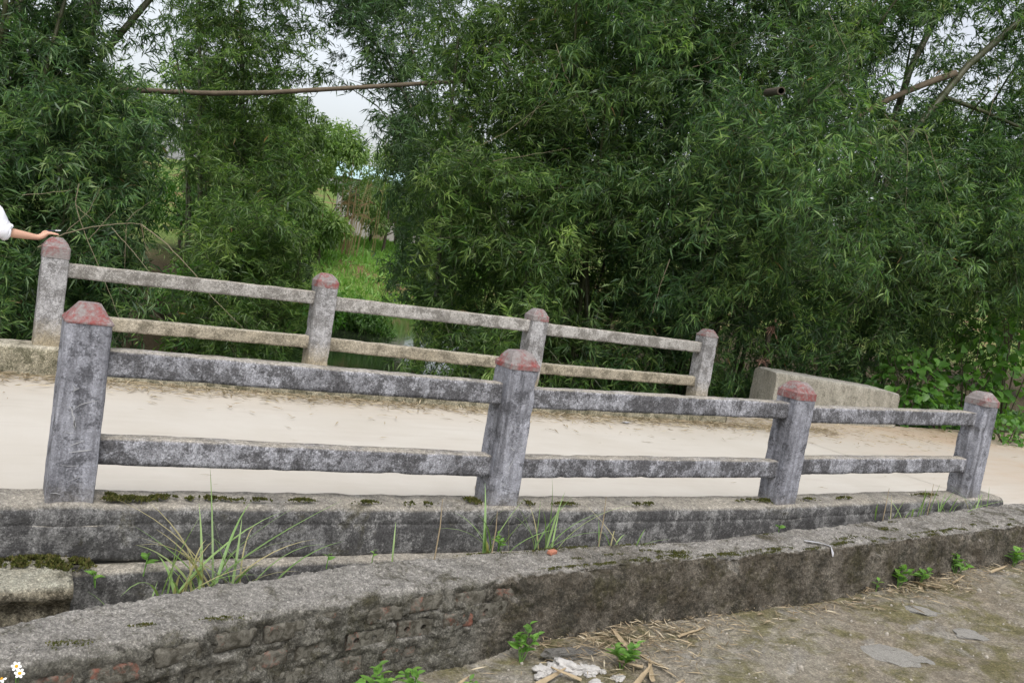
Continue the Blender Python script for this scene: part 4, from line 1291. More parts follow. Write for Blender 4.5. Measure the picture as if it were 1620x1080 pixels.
def twig_thing(label, sights, group, name='dead_branch'):
    root = empty(name, tuple(at(*sights[0][0][0])))
    tag(root, label, 'dead branch', group)
    for (pts, r0) in sights:
        p = path(*pts)
        k = np.linspace(0, 1, len(p))
        t = np.linspace(0, 1, len(p) * 4)
        q = np.stack([np.interp(t, k, p[:, j]) for j in range(3)], 1) + RNG.normal(0, .003, (len(t), 3))
        v, f = tube_np(q, np.linspace(r0 * .7, r0 * .25, len(q)), 5)
        o = link('twig', mesh_np('twig', v, f, M['twig'], smooth=True), root)
        o.matrix_parent_inverse = Matrix.Translation(-root.location)
D = 8.6
twig_thing('bare forked dead branch sticking out behind the hand, left end of far railing', [
    ([(60, 392, D), (100, 370, D), (150, 358, D), (200, 353, D), (224, 355, D)], .011),
    ([(224, 355, D), (262, 385, D), (305, 430, D), (335, 470, D), (385, 520, D - .1)], .009),
    ([(105, 366, D), (140, 335, D), (158, 300, D)], .006), ([(140, 380, D), (170, 345, D), (188, 328, D)], .006),
    ([(176, 360, D), (205, 392, D), (236, 430, D), (232, 475, D)], .006), ([(125, 290, D), (118, 322, D), (135, 372, D), (160, 430, D), (190, 505, D)], .007),
    ([(120, 325, D), (150, 352, D)], .005), ([(200, 353, D), (198, 400, D), (197, 425, D)], .004), ([(224, 355, D), (228, 385, D), (238, 405, D)], .004),
    ([(200, 350, D), (215, 335, D), (240, 318, D)], .005), ([(35, 309, D), (105, 302, D), (112, 300, D)], .005)], 'dead branches in the bamboo')
twig_thing('long thin dead shoot hanging in the bamboo above the third far post', [([(880, 70, 12.4), (895, 120, 12.2), (912, 150, 12), (937, 220, 11.9)], .007), ([(884, 115, 12.3), (870, 140, 12.2), (830, 200, 12)], .006), ([(1060, 410, 11.4), (1045, 450, 11.4), (1033, 495, 11.4)], .010)], 'dead branches in the bamboo')
twig_thing('pale hanging vines in front of the right-hand bamboo', [([(1310, 20, 11.5), (1343, 90, 11.4), (1340, 200, 11.3)], .006), ([(1400, 180, 11.8), (1437, 230, 11.8), (1432, 330, 11.8)], .006), ([(1460, 200, 12), (1490, 290, 12), (1515, 360, 12)], .006), ([(1580, 120, 12), (1566, 180, 12), (1555, 210, 12)], .006)], 'dead branches in the bamboo')
twig_thing('pale thin bare branches in the bamboo between the middle posts, above the rail', [([(740, 240, 12.2), (800, 210, 12.2), (860, 165, 12.2), (900, 130, 12.3)], .006), ([(780, 255, 12), (840, 245, 12), (900, 235, 12)], .006), ([(1090, 110, 11.8), (1130, 95, 11.8), (1180, 60, 11.9)], .006), ([(680, 330, 12.6), (735, 290, 12.6), (770, 245, 12.6)], .006)], 'dead branches in the bamboo')

# sapling with dry leaf tufts behind the far railing
sap = empty('dry_sapling', tuple(at(1207, 610, 13.0)))
tag(sap, 'thin sapling with pinkish dry leaf tufts between far railing and parapet block', 'sapling')
def part_world(o, root):
    o.matrix_parent_inverse = Matrix.Translation(-root.location); return o
v, f = tube_np(path((1205, 630, 13.0), (1211, 575, 13.0), (1217, 520, 13.0)), [.05, .045, .03], 7)
part_world(link('stem', mesh_np('stem', v, f, M['bark'], smooth=True), sap), sap)
g = np.random.default_rng(8)
for (px, py) in ((1222, 520), (1208, 572)):
    c = at(px, py, 12.95); m_ = 34
    v, f, r = leaf_block(c + g.normal(0, .03, (m_, 3)), g.normal(0, 1, (m_, 3)), g.normal(0, 1, (m_, 3)), g.uniform(.05, .14, m_), np.full(m_, .013), g.random(m_))
    o = part_world(link('dry_leaf_tuft', mesh_np('dry_leaf_tuft', v, f, [simple('pinkish_dry_leaf', (.36, .22, .16), .9) if 'pinkish_dry_leaf' not in bpy.data.materials else bpy.data.materials['pinkish_dry_leaf']], rnd=r), sap), sap)
    tag(o, kind='stuff')

# ------------------------------------------------------------------ broad leaves
def broad_leaf_mesh(name, mat, ratio=.62, seed=0):
    g = np.random.default_rng(seed)
    ts = [0, .12, .35, .62, .85, 1.0]; ws = [.02, .62, 1.0, .78, .36, 0]
    V = []
    for t, w in zip(ts, ws):
        z = -.22 * t ** 2
        hw = w * ratio / 2
        V += [(t - (.06 if w > .5 and t < .2 else 0), hw, z + hw * .35 + g.normal(0, .01)), (t, 0, z), (t - (.06 if w > .5 and t < .2 else 0), -hw, z + hw * .35 + g.normal(0, .01))]
    F = []
    for k in range(len(ts) - 1):
        a = k * 3
        for s in (0, 1):
            F += [(a + s, a + s + 1, a + s + 4), (a + s, a + s + 4, a + s + 3)]
    return mesh_np(name, V, F, [mat], rnd=np.full(len(F), g.uniform(.2, .9)), smooth=True)
LEAFM = [broad_leaf_mesh('leaf', M['weed'], [.55, .62, .5, .6][k], k) for k in range(4)]
LEAFB = [broad_leaf_mesh('leaf', M['leaf_broad'], [.85, .8, .9, .75][k], 10 + k) for k in range(4)]

def put_leaf(root, me, p, d, size, roll=0.0):
    d = Vector(d).normalized()
    o = link('leaf', me, root)
    yv = Vector((0, 0, 1)).cross(d)
    if yv.length < 1e-3: yv = Vector((0, 1, 0))
    yv.normalize(); zv = d.cross(yv)
    m3 = Matrix((d, yv, zv)).transposed() @ Matrix.Rotation(roll, 3, 'X')
    mt = m3.to_4x4() @ Matrix.Scale(size, 4); mt.translation = Vector(p)
    o.matrix_parent_inverse = Matrix.Translation(-root.location)
    o.matrix_basis = mt
    return o

def weed(base, h, stems, nleaf, size, label, seed, spread=.5, mats=None):
    g = np.random.default_rng(seed)
    base = np.asarray(base, float)
    root = empty('weed', tuple(base))
    tag(root, label, 'weed', 'weeds along the low wall')
    for k in range(stems):
        a = g.uniform(0, 6.28); ln = g.uniform(.1, spread) if stems > 1 else .1
        hh = h * g.uniform(.65, 1.1)
        tip = base + np.array([math.cos(a) * ln * hh, math.sin(a) * ln * hh, hh])
        mid = (base + tip) / 2 + np.array([0, 0, hh * .08])
        v, f = tube_np([base - [0, 0, .02], mid, tip], [.0028, .0022, .0012], 5)
        o = link('stem', mesh_np('stem', v, f, [M['weed']], rnd=np.full(len(f), .3)), root)
        o.matrix_parent_inverse = Matrix.Translation(-root.location)
        for j in range(nleaf):
            u = .25 + .75 * (j + .5) / nleaf
            p = base + (mid - base) * min(1, u * 2) + (tip - mid) * max(0, u * 2 - 1)
            az = j * 2.4 + g.uniform(-.4, .4)
            s = size * (1.15 - .55 * u) * g.uniform(.75, 1.2)
            put_leaf(root, LEAFM[int(g.integers(0, 4))], p, (math.cos(az), math.sin(az), .25 + .5 * u), s, g.normal(0, .25))
    return root

def gpt(x, y): return (x, y, float(fg_z(np.array(float(x)), np.array(float(y)))))
weed(gpt(1.17, -.98), .17, 7, 6, .085, 'spreading leafy green weed at the wall foot, lowest in the picture', 1, .9)
weed(gpt(1.40, -.94), .12, 3, 6, .065, 'small leafy weed just right of the lowest weed below the bricks', 2, .7)
weed(gpt(2.06, -.80), .20, 4, 6, .075, 'upright leafy weed at the wall foot left of the white rubble', 3, .6)
weed(gpt(2.52, -1.03), .13, 5, 6, .075, 'bright leafy weed between white rubble and the straw', 4, .8)
weed(gpt(1.66, -1.0), .07, 3, 4, .05, 'tiny weed below the wall between two bigger weeds', 5, .8)
weed(gpt(5.12, -.72), .17, 5, 5, .075, 'leafy weed at the wall foot, leftmost of the right-hand weeds', 6, .7)
weed(gpt(5.36, -.72), .12, 4, 5, .07, 'low leafy weed beside dry straw at the right wall foot', 7, .8)
weed(gpt(5.82, -.69), .16, 6, 5, .08, 'leafy weed at the right wall foot, second from the picture edge', 8, .9)
weed(gpt(6.52, -.69), .18, 4, 5, .09, 'big-leaved weed at the wall foot nearest the right picture edge', 9, .6)
weed(gpt(4.90, -.715), .12, 1, 4, .05, 'single thin weed stem on the mossy wall face at right', 10)
weed((.33, -.14, -.32), .09, 2, 3, .055, 'small heart-leaved weed on the ledge below the first near post', 11, .5)
weed((.12, -.20, -.34), .06, 2, 3, .05, 'little weed at the corner of the mossy stone ledge', 12, .8)
weed((1.34, -.42, -.20), .06, 1, 3, .035, 'tiny yellow-green seedling behind the wall, left of the grass blade', 13)
weed((1.10, -.44, -.20), .07, 1, 3, .04, 'tiny seedling behind the wall right of the large grass tuft', 14)
weed((2.12, -.33, -.20), .08, 3, 4, .045, 'small leafy weed at the foot of the second near post', 15, .7)
weed((4.30, -.33, -.14), .04, 2, 3, .05, 'low round-leaved weed behind the wall below the third near post', 16, .9)

# grass
def blade_mesh(h, lean, curl, w, seed):
    g = np.random.default_rng(seed)
    n = 9; t = np.linspace(0, 1, n)
    x = lean * t ** 1.5 * h; z = h * (t - curl * t ** 3)
    V = []
    for k in range(n):
        hw = w * (0.5 + .5 * math.sin(min(1, t[k] * 2.4) * math.pi / 2)) * (1 - t[k] ** 2.2) + .0003
        V += [(x[k], hw, z[k] + .25 * hw), (x[k], 0, z[k]), (x[k], -hw, z[k] + .25 * hw)]
    F = []
    for k in range(n - 1):
        a = k * 3
        for s in (0, 1): F.append((a + s, a + s + 1, a + s + 4, a + s + 3))
    return mesh_np('blade', V, F, [M['grass']], rnd=np.full(len(F), g.uniform(0, .8) if g.random() < .8 else .97), smooth=True)

def grass_tuft(base, n, h, label, seed, lean=.5, w=.006, spread=.05):
    g = np.random.default_rng(seed)
    root = empty('grass_tuft', tuple(base))
    tag(root, label, 'grass', 'grass tufts behind the low wall')
    for k in range(n):
        me = blade_mesh(h * g.uniform(.55, 1.1), lean * g.uniform(.1, 1.6), g.uniform(.0, .45), w * g.uniform(.5, 1.2), seed * 100 + k)
        o = link('blade', me, root, (g.normal(0, spread), g.normal(0, spread * .5), -.03))
        o.rotation_euler = (g.normal(0, .1), g.normal(0, .1), g.choice([0, math.pi]) + g.normal(0, .7))
    return root
grass_tuft((.62, -.36, -.36), 30, .50, 'largest tuft of long green grass, behind the wall below the left half of the railing', 1, .75, .0085, .10)
grass_tuft((.42, -.38, -.40), 14, .50, 'tall arching grass blades at the left end of the large tuft', 2, 1.0, .009, .06)
grass_tuft((.25, -.48, -.45), 6, .22, 'short drooping grass in the gap beside the stone ledge', 3, 1.1, .006, .05)
grass_tuft((-.05, -.50, -.55), 5, .24, 'sparse grass blades against the pale stone ledge', 4, .8, .006, .06)
grass_tuft((1.47, -.36, -.24), 2, .27, 'lone green grass blade right of the large tuft', 5, .35, .007, .01)
grass_tuft((2.12, -.30, -.24), 14, .40, 'grass tuft right at the foot of the second near post', 6, .8, .007, .05)
grass_tuft((2.42, -.31, -.24), 12, .44, 'thin grass tuft just right of the second near post', 7, .7, .006, .05)
grass_tuft((2.95, -.33, -.22), 9, .24, 'low grass tuft midway between second and third near posts', 8, 1.0, .0045, .06)
grass_tuft((5.55, -.24, -.12), 10, .24, 'sparse grass tuft halfway between third and fourth near posts', 9, 1.2, .005, .12)
grass_tuft((6.25, -.20, -.10), 14, .30, 'grass tuft at the foot of the fourth near post', 10, .9, .005, .14)
grass_tuft((6.75, -.17, -.08), 8, .24, 'short grass right of the fourth near post at kerb end', 11, .8, .005, .08)
grass_tuft(gpt(4.0, -1.95), 9, .10, 'small dry grass tuft on the ground at the bottom right', 12, 1.2, .003, .06)

# dry stalks standing behind the wall
for k, (x, h, lb) in enumerate([(1.72, .30, 'thin dry stalk standing behind the wall left of the second near post'), (2.08, .22, 'pale dry stalk beside the second near post'), (2.80, .30, 'dry stalk behind the wall right of the second near post'), (5.45, .34, 'dry stalk rising before the kerb right of the third near post'), (6.05, .36, 'tall dry stalk just left of the fourth near post')]):
    yb = float(wall_back(x)) + .04
    v, f = tube_np([(x, yb, -.3), (x + .005, yb, -.2 + h * .5), (x - .012, yb - .01, -.2 + h)], [.004, .0035, .0015], 5)
    tag(link('dry_stalk', mesh_np('dry_stalk', v, f, M['drygrass'], smooth=True)), lb, 'stalk', 'dry stalks behind the low wall')

# broad-leaved shrubs at the right
def shrub(base, rad, n, size, label, seed, me=LEAFB):
    g = np.random.default_rng(seed)
    base = np.asarray(base, float)
    root = empty('shrub', tuple(base)); tag(root, label, 'shrub', 'broad-leaved shrubs at the right')
    rad = np.asarray(rad, float)
    for k in range(7):
        a = g.uniform(0, 6.28)
        tip = base + rad * np.array([math.cos(a) * .7, math.sin(a) * .7, 1.5])
        v, f = tube_np([base, (base + tip) / 2 + [0, 0, rad[2] * .2], tip], [.012, .009, .004], 5)
        o = link('stem', mesh_np('stem', v, f, [M['bark']]), root); o.matrix_parent_inverse = Matrix.Translation(-root.location)
    for k in range(n):
        d = g.normal(0, 1, 3); d /= np.linalg.norm(d)
        p = base + np.array([0, 0, rad[2]]) + d * rad * g.uniform(.5, 1.0)
        put_leaf(root, me[int(g.integers(0, 4))], p, (d[0] + g.normal(0, .5), d[1] + g.normal(0, .5), -.3 + g.normal(0, .3)), size * g.uniform(.6, 1.25), g.normal(0, .5))
shrub((*xy(1440, 600, 14.2), -.4), (.75, .45, .75), 260, .15, 'bright green broad-leaved shrub behind the right end of the parapet block', 1)
shrub((*xy(1540, 600, 15.0), -.4), (.8, .6, 1.1), 280, .16, 'taller dark broad-leaved shrub right of the bright one', 2)
shrub((*xy(1610, 560, 15.0), -.4), (.7, .7, 1.6), 290, .17, 'tall vine-covered shrub at the right picture edge', 3)
shrub((*xy(1600, 660, 14.0), -.38), (.9, .35, .28), 220, .09, 'low ground shrub on the verge behind the fourth near post', 4)
shrub((*xy(1490, 640, 14.4), -.38), (.6, .3, .3), 140, .10, 'low shrub beside the parapet block end', 5)

# ------------------------------------------------------------------ litter, stones, moss
g = np.random.default_rng(9)
def flat_litter(X, Y, Z, L, wr, mat, name, label, seed):
    g = np.random.default_rng(seed); n = len(X)
    az = g.uniform(0, 6.28, n)
    D = np.stack([np.cos(az), np.sin(az), g.normal(.02, .10, n)], 1)
    v, f, r = leaf_block(np.stack([X, Y, Z], 1), D, np.tile([[0, 0, 1.]], (n, 1)) + g.normal(0, .35, (n, 3)), L, L * wr, g.random(n), droop=.0, fold=.5)
    return tag(link(name, mesh_np(name, v, f, [mat], rnd=r)), label, 'litter', kind='stuff')
n = 1000
X = np.concatenate([g.uniform(2.1, 7.4, n), g.normal(2.75, .30, 700), g.normal(5.4, .25, 350)])
Yd = np.abs(g.normal(0, .13, len(X))); Yd[n:n + 700] = np.abs(g.normal(.15, .2, 700))
Y = wall_front(X) - .02 - Yd
flat_litter(X, Y, fg_z(X, Y) + g.uniform(.004, .03, len(X)), g.uniform(.02, .11, len(X)), .045, M['litter'], 'straw_litter', 'dry bamboo straw heaped along the foot of the low wall', 1)
X = g.uniform(1.5, 9, 800); Y = g.uniform(-3.5, -.8, 800)
flat_litter(X, Y, fg_z(X, Y) + g.uniform(.004, .012, 800), g.uniform(.012, .05, 800), .035, M['litter'], 'scattered_straw', 'scattered dry needles and straw on the mossy ground', 2)
X = g.uniform(-2, 9.5, 4200); Y = W - .08 - np.abs(g.normal(0, .16, 4200)) - np.where(g.random(4200) < .05, g.uniform(0, .9, 4200), 0)
flat_litter(X, Y, road_z(X) + g.uniform(.012, .03, 4200), g.uniform(.04, .16, 4200), .045, M['straw'], 'roadside_litter', 'dry bamboo leaves drifted along the far kerb of the road', 3)
X = np.concatenate([g.normal(8.3, .9, 900), g.uniform(9, 16, 900)]); Y = np.concatenate([g.normal(3.7, .25, 900), g.normal(3.6, .5, 900)])
Y = np.clip(Y, .3, 4.05)
flat_litter(X, Y, road_z(X) + g.uniform(.010, .025, 1800), g.uniform(.04, .16, 1800), .045, M['straw'], 'drifted_leaves', 'dry leaves drifted before the parapet block on the road', 4)
X = g.uniform(-2, 9, 50); Y = g.uniform(.4, 3.4, 50)
flat_litter(X, Y, road_z(X) + .012, g.uniform(.04, .12, 50), .045, M['straw'], 'stray_leaves', 'a few stray dry leaves on the pale road', 5)

# larger dry bamboo sheaths by the rubble, one by one
dl = [(2.46, -1.22, .22, .5), (2.58, -1.20, .20, 1.0), (2.36, -1.30, .18, .3), (2.66, -.92, .20, 1.5), (2.22, -1.10, .16, 2.4), (2.72, -1.15, .17, 2.0), (2.0, -1.05, .2, .25), (2.5, -1.32, .22, .15), (3.05, -.86, .2, .05), (5.25, -.80, .18, .6), (5.42, -.84, .2, 2.6), (5.62, -.80, .16, .1), (6.1, -.78, .2, .0), (2.62, -1.08, .15, 2.8), (1.55, -.98, .16, .4), (1.02, -.98, .12, 1.9)]
dlab = ['dry bamboo sheath lying right below the bright weed beside the rubble', 'dry bamboo sheath pointing away, just right of the rubble weed', 'dry bamboo sheath at the right rim of the white rubble heap', 'dry bamboo sheath leaning upright against the wall behind the rubble weed', 'dry bamboo sheath lying across the white rubble', 'dry bamboo sheath farthest right of those around the rubble weed', 'long dry bamboo sheath left of the rubble, below the upright weed', 'lowest dry bamboo sheath at the bottom edge below the rubble weed', 'pale dry sheath lying flat along the wall foot, right of the rubble', 'dry sheath in front of the leftmost of the right-hand weeds', 'dry sheath lying between two right-hand weeds', 'dry sheath just left of the second weed from the right edge', 'dry sheath lying alone before the last weed on the right', 'short dry sheath tucked behind the rubble weed', 'dry sheath beside the tiny weed under the brick part of the wall', 'small dry sheath near the lowest weed under the bricks']
sheath = []
for k in range(4):
    gg = np.random.default_rng(k)
    n_ = 7; t = np.linspace(0, 1, n_)
    V = []
    for j in range(n_):
        hw = .075 * math.sin(max(.06, (1 - t[j]) ** .7) * 1.5) + .004
        zc = .05 * t[j] ** 2 + .01 * math.sin(t[j] * 6 + k)
        V += [(t[j], hw, zc + .05 + gg.normal(0, .006)), (t[j], 0, zc), (t[j], -hw, zc + .05 + gg.normal(0, .006))]
    F = [(j * 3 + s, j * 3 + s + 1, j * 3 + s + 4, j * 3 + s + 3) for j in range(n_ - 1) for s in (0, 1)]
    sheath.append(mesh_np('dry_sheath', V, F, M['drygrass'], smooth=True))
for k, (x, y, L, az) in enumerate(dl):
    o = link('dry_sheath', sheath[k % 4], None, (x, y, gpt(x, y)[2] + .012))
    o.scale = (L, L, L); o.rotation_euler = (random.uniform(-.3, .3), random.uniform(-.25, .0), az)
    tag(o, dlab[k], 'dry leaf', 'dry bamboo sheaths on the ground')

def rock_mesh(name, seed, mat, flat=.6, amp=.35):
    bm = bmesh.new()
    bmesh.ops.create_icosphere(bm, subdivisions=3, radius=1)
    for v in bm.verts:
        q = v.co * 1.1 + Vector((seed * 7.1, seed, 0))
        d = 1 + amp * noise.fractal(q, 1, 2, 4) + .10 * noise.noise(q * 5) - .15 * noise.cell(q * 1.6)
        v.co = v.co * d
        v.co.z *= flat
    return mesh_bm(name, bm, mat, False)
rk = [rock_mesh('rubble_chunk', k + 1.0, M['rubble'], .6, .55) for k in range(4)]
g = np.random.default_rng(12)
for k in range(26):
    x = g.normal(2.20, .15); y = -.92 - abs(g.normal(0, .17)); s = g.uniform(.012, .036)
    if k < 5: x, y, s = [(2.10, -.93, .042), (2.22, -.96, .048), (2.34, -1.02, .040), (2.12, -1.13, .042), (2.27, -1.17, .044)][k]
    o = link('rubble_chunk', rk[k % 4], None, (x, y, gpt(x, y)[2] + s * .25))
    o.scale = (s * g.uniform(.9, 1.4), s, s); o.rotation_euler = (0, 0, g.uniform(0, 6.28))
    tag(o, ['large white rubble chunk at the upper left of the heap', 'largest white rubble chunk at the top middle of the heap', 'large white rubble chunk nearest the bright weed', 'large white rubble chunk at the lower left of the heap', 'large white rubble chunk at the lower right of the heap'][k] if k < 5 else 'small white lime crumb lying around the big rubble chunks', 'rubble', 'white rubble chunks')
tag(link('stone_slab', rock_mesh('stone_slab', 3.0, M['wall'], .35), None, (2.33, -.83, -.585)), 'dark flat stone wedged at the wall foot behind the white rubble', 'stone')
bpy.data.objects['stone_slab'].scale = (.16, .07, .09)
fs = [rock_mesh('flat_stone', 20.0 + k, M['stone'], .12, .45) for k in range(4)]
for (x, y, sx, sy, rz, lb) in [(4.22, -1.40, .22, .12, -.5, 'smooth grey flat stone set in the mossy ground, largest in view'), (3.15, -1.50, .16, .10, .2, 'flat stone at the bottom picture edge in the ground'), (5.05, -1.35, .16, .08, -.3, 'pale flat stone to the right of the largest one'), (5.0, -1.02, .14, .07, -.5, 'pale flat stone up the ground toward the weeds'), (3.45, -1.56, .12, .07, .1, 'narrow flat stone at the bottom picture edge')]:
    o = link('flat_stone', fs[int(x * 10) % 4], None, (x, y, gpt(x, y)[2] - .004)); o.scale = (sx, sy, .09); o.rotation_euler = (0, 0, rz)
    tag(o, lb, 'stone', 'flat stones in the ground')

# pebbles
A = Acc(); g = np.random.default_rng(13)
bmp = bmesh.new(); bmesh.ops.create_icosphere(bmp, subdivisions=1, radius=1)
pv = np.array([v.co[:] for v in bmp.verts]); pf = np.array([[v.index for v in f.verts] for f in bmp.faces]); bmp.free()
for k in range(900):
    x = g.uniform(1.2, 8.5); y = g.uniform(-3.2, -.7)
    s = g.uniform(.003, .009) if k < 850 else g.uniform(.009, .016)
    A.add(pv * s * g.uniform(.7, 1.3, 3) + np.array(gpt(x, y)) + [0, 0, s * .3], pf)
tag(link('gravel', A.mesh('gravel', [simple('gravel_stone', (.36, .33, .28), .95, .4, 3)])), 'small loose stones scattered over the foreground ground', 'gravel', kind='stuff')

# moss cushions
A = Acc(); g = np.random.default_rng(14)
def moss_patch(cx, cy, zf, rx, ry, n, h=.016):
    m_ = n
    q = g.normal(0, .45, (m_ * 2, 2)); q = q[(q ** 2).sum(1) < 1][:m_]
    x = cx + q[:, 0] * rx; y = cy + q[:, 1] * ry
    keepm = vfbm(x * 22, y * 22, 1.0, 3, 4) > -.25
    x, y = x[keepm], y[keepm]
    z = zf(x, y)
    mound = np.clip(1 - ((x - cx) / rx) ** 2 - ((y - cy) / ry) ** 2, 0, 1) * h * .8
    B = np.stack([x, y, z + mound - .004], 1)
    L = g.uniform(.5, 1.2, len(x)) * h
    v, f, r = leaf_block(B, g.normal(0, .6, (len(x), 3)) + [0, 0, .8], g.normal(0, 1, (len(x), 3)), L, L * .3, g.random(len(x)), droop=0)
    A.add(v, f, 0, r)
kzf = lambda x, y: kz(x) - .014
for (cx, cy, rx, ry, n) in [(.17, .05, .05, .06, 900), (.26, .02, .10, .035, 900), (.42, .05, .10, .03, 700), (.62, .045, .14, .02, 800), (.85, .03, .12, .018, 400), (1.1, .03, .10, .018, 300), (1.45, .01, .10, .02, 350), (1.75, .0, .14, .02, 400), (2.14, .06, .05, .07, 500), (2.48, .02, .06, .05, 300), (2.75, .0, .12, .02, 350), (3.4, .0, .2, .025, 500), (4.4, .06, .15, .03, 600), (4.57, .05, .05, .07, 300), (5.0, .05, .12, .04, 400), (5.4, .05, .1, .03, 300), (6.4, .06, .2, .03, 400)]:
    moss_patch(cx, cy, kzf, rx, ry, n)
moss_patch(-.12, -.09, lambda x, y: np.full_like(x, -.275), .22, .06, 2200, .022)
moss_patch(.02, -.12, lambda x, y: np.full_like(x, -.285), .10, .06, 1200, .022)
moss_patch(-.5, -.09, lambda x, y: np.full_like(x, -.275), .3, .05, 1500, .022)
wzf = lambda x, y: wall_top(x) - .004
for (x, fr, rx, ry, n) in [(1.95, .95, .14, .03, 500), (2.1, .9, .12, .03, 400), (2.5, .93, .3, .03, 700), (3.0, .92, .25, .03, 500), (3.2, .35, .14, .05, 700), (3.05, .15, .25, .03, 700), (3.5, .12, .2, .025, 500), (3.9, .15, .25, .03, 600), (4.7, .3, .2, .06, 700), (4.6, .1, .25, .02, 400), (5.2, .5, .15, .05, 400), (5.5, .15, .3, .02, 400), (2.5, .05, .2, .02, 400), (.5, .1, .12, .02, 250), (.2, .3, .06, .02, 150), (-.1, .2, .15, .03, 300)]:
    moss_patch(x, float(wall_front(x) * (1 - fr) + wall_back(x) * fr), wzf, rx, ry, n, .010)
for x in np.arange(2.25, 7.0, .085):
    if g.random() < .8:
        fr = abs(g.normal(.06, .05)) if g.random() < .75 else g.uniform(.2, .95)
        moss_patch(x, float(wall_front(x) * (1 - fr) + wall_back(x) * fr), wzf, g.uniform(.04, .12), g.uniform(.012, .03), 160, .009)
tag(link('moss', A.mesh('moss', [leaf_mat('moss_leaf', [(0.0, (.035, .042, .012)), (.5, (.075, .085, .022)), (.8, (.10, .085, .035)), (1.0, (.12, .13, .03))], .1, .95, .1)])), 'dark green moss cushions on kerb, ledge and wall edges', 'moss', kind='stuff')

# small scraps
def scrap(name, pts, w, mat, label, cat):
    V = []; F = []
    for k, p in enumerate(pts):
        p = Vector(p); d = (Vector(pts[min(k + 1, len(pts) - 1)]) - Vector(pts[max(k - 1, 0)])).normalized()
        s = Vector((0, 0, 1)).cross(d); s = s.normalized() if s.length > .1 else Vector((1, 0, 0))
        ww = w * (1 + .4 * math.sin(k * 2.1))
        V += [tuple(p + s * ww), tuple(p + Vector((0, 0, .004 * math.sin(k * 3)))), tuple(p - s * ww)]
        if k:
            a = 3 * k
            F += [(a - 3, a - 2, a + 1, a), (a - 2, a - 1, a + 2, a + 1)]
    return tag(link(name, mesh_np(name, V, F, mat, smooth=True)), label, cat)
xw = 4.37; fw_ = float(wall_front(xw)); zw = float(wall_top(xw))
scrap('plastic_scrap', [(xw - .12, fw_ + .10, zw + .012), (xw - .07, fw_ + .06, zw + .016), (xw - .02, fw_ + .03, zw + .014), (xw + .02, fw_ + .002, zw + .004), (xw + .02, fw_ - .022, zw - .03), (xw + .022, fw_ - .028, zw - .055)], .009, M['white_scrap'], 'torn strip of white plastic over the edge of the low wall', 'scrap')
scrap('paper_scrap', [(5.88, 3.42, road_z(5.9) + .016), (5.93, 3.44, road_z(5.9) + .02), (5.99, 3.45, road_z(5.9) + .016)], .03, M['white_scrap'], 'small crumpled white paper on the road near the far kerb', 'scrap')
bf = link('brick_fragment', brick_mesh(0, 5.5), None, (2.40, -.44, -.185)); bf.scale = (.35, .4, .35); bf.rotation_euler = (.1, .1, .5)
bf.data.materials.clear(); bf.data.materials.append(simple('bare_brick', (.40, .17, .11), .95, .3, 40))
tag(bf, 'small orange brick fragment on top of the low wall near the grass', 'brick')

# daisies at the lower left
def daisy(base, heads, label):
    root = empty('daisy', tuple(base)); tag(root, label, 'flower')
    for (dx, dy, dz) in heads:
        p = np.asarray(base) + [dx, dy, dz]
        v, f = tube_np([base, (np.asarray(base) + p) / 2 + [.01, 0, .01], p], [.0018, .0015, .0012], 5)
        o = link('stem', mesh_np('stem', v, f, [M['weed']], rnd=np.full(len(f), .5)), root); o.matrix_parent_inverse = Matrix.Translation(-root.location)
        nrm = Vector((.1, -.75, .65)).normalized(); q = nrm.to_track_quat('Z', 'X').to_matrix()
        bm = bmesh.new(); bmesh.ops.create_uvsphere(bm, u_segments=10, v_segments=6, radius=.0058)
        for v_ in bm.verts: v_.co = q @ Vector((v_.co.x, v_.co.y, v_.co.z * .55)) + Vector(p)
        o = link('disc', mesh_bm('disc', bm, M['yellow'], True), root); o.matrix_parent_inverse = Matrix.Translation(-root.location)
        for k in range(6):
            a = k * 1.047 + .3
            V = []
            for (t, w) in ((.004, .0022), (.008, .0042), (.012, .0048), (.0155, .003), (.017, .0008)):
                for s in (1, -1):
                    lv = Vector((t * math.cos(a) - s * w * math.sin(a), t * math.sin(a) + s * w * math.cos(a), -.10 * t))
                    V.append(tuple(q @ lv + Vector(p)))
            F = [(2 * j, 2 * j + 1, 2 * j + 3, 2 * j + 2) for j in range(4)]
            o = link('petal', mesh_np('petal', V, F, M['petal'], smooth=True), root); o.matrix_parent_inverse = Matrix.Translation(-root.location)
p0 = at(12, 1120, 3.05)
daisy(p0, [tuple(at(26, 1053, 3.05) - p0), tuple(at(31, 1064, 3.02) - p0), tuple(at(2, 1072, 3.05) - p0)], 'small white daisies with yellow centres at the lower left corner')

# ------------------------------------------------------------------ person, mostly left of the frame
def skin_mesh(name, pts, edges, mats, sub=2):
    me = bpy.data.meshes.new(name + '_rig')
    me.from_pydata([p[:3] for p in pts], edges, [])
    ob = bpy.data.objects.new(name + '_rig', me); COL.objects.link(ob)
    md = ob.modifiers.new('skin', 'SKIN'); md.use_smooth_shade = True
    ss = ob.modifiers.new('sub', 'SUBSURF'); ss.levels = sub; ss.render_levels = sub
    for k, d in enumerate(me.skin_vertices[0].data):
        r = pts[k][3]
        d.radius = (r, pts[k][4] if len(pts[k]) > 4 else r)
        d.use_root = (k == 0)
    bpy.context.view_layer.update()
    dg = bpy.context.evaluated_depsgraph_get()
    m2 = bpy.data.meshes.new_from_object(ob.evaluated_get(dg))
    m2.name = name
    bpy.data.objects.remove(ob); bpy.data.meshes.remove(me)
    m2.materials.clear()
    for mt in mats: m2.materials.append(mt)
    m2.polygons.foreach_set('use_smooth', np.ones(len(m2.polygons), dtype=bool))
    return m2

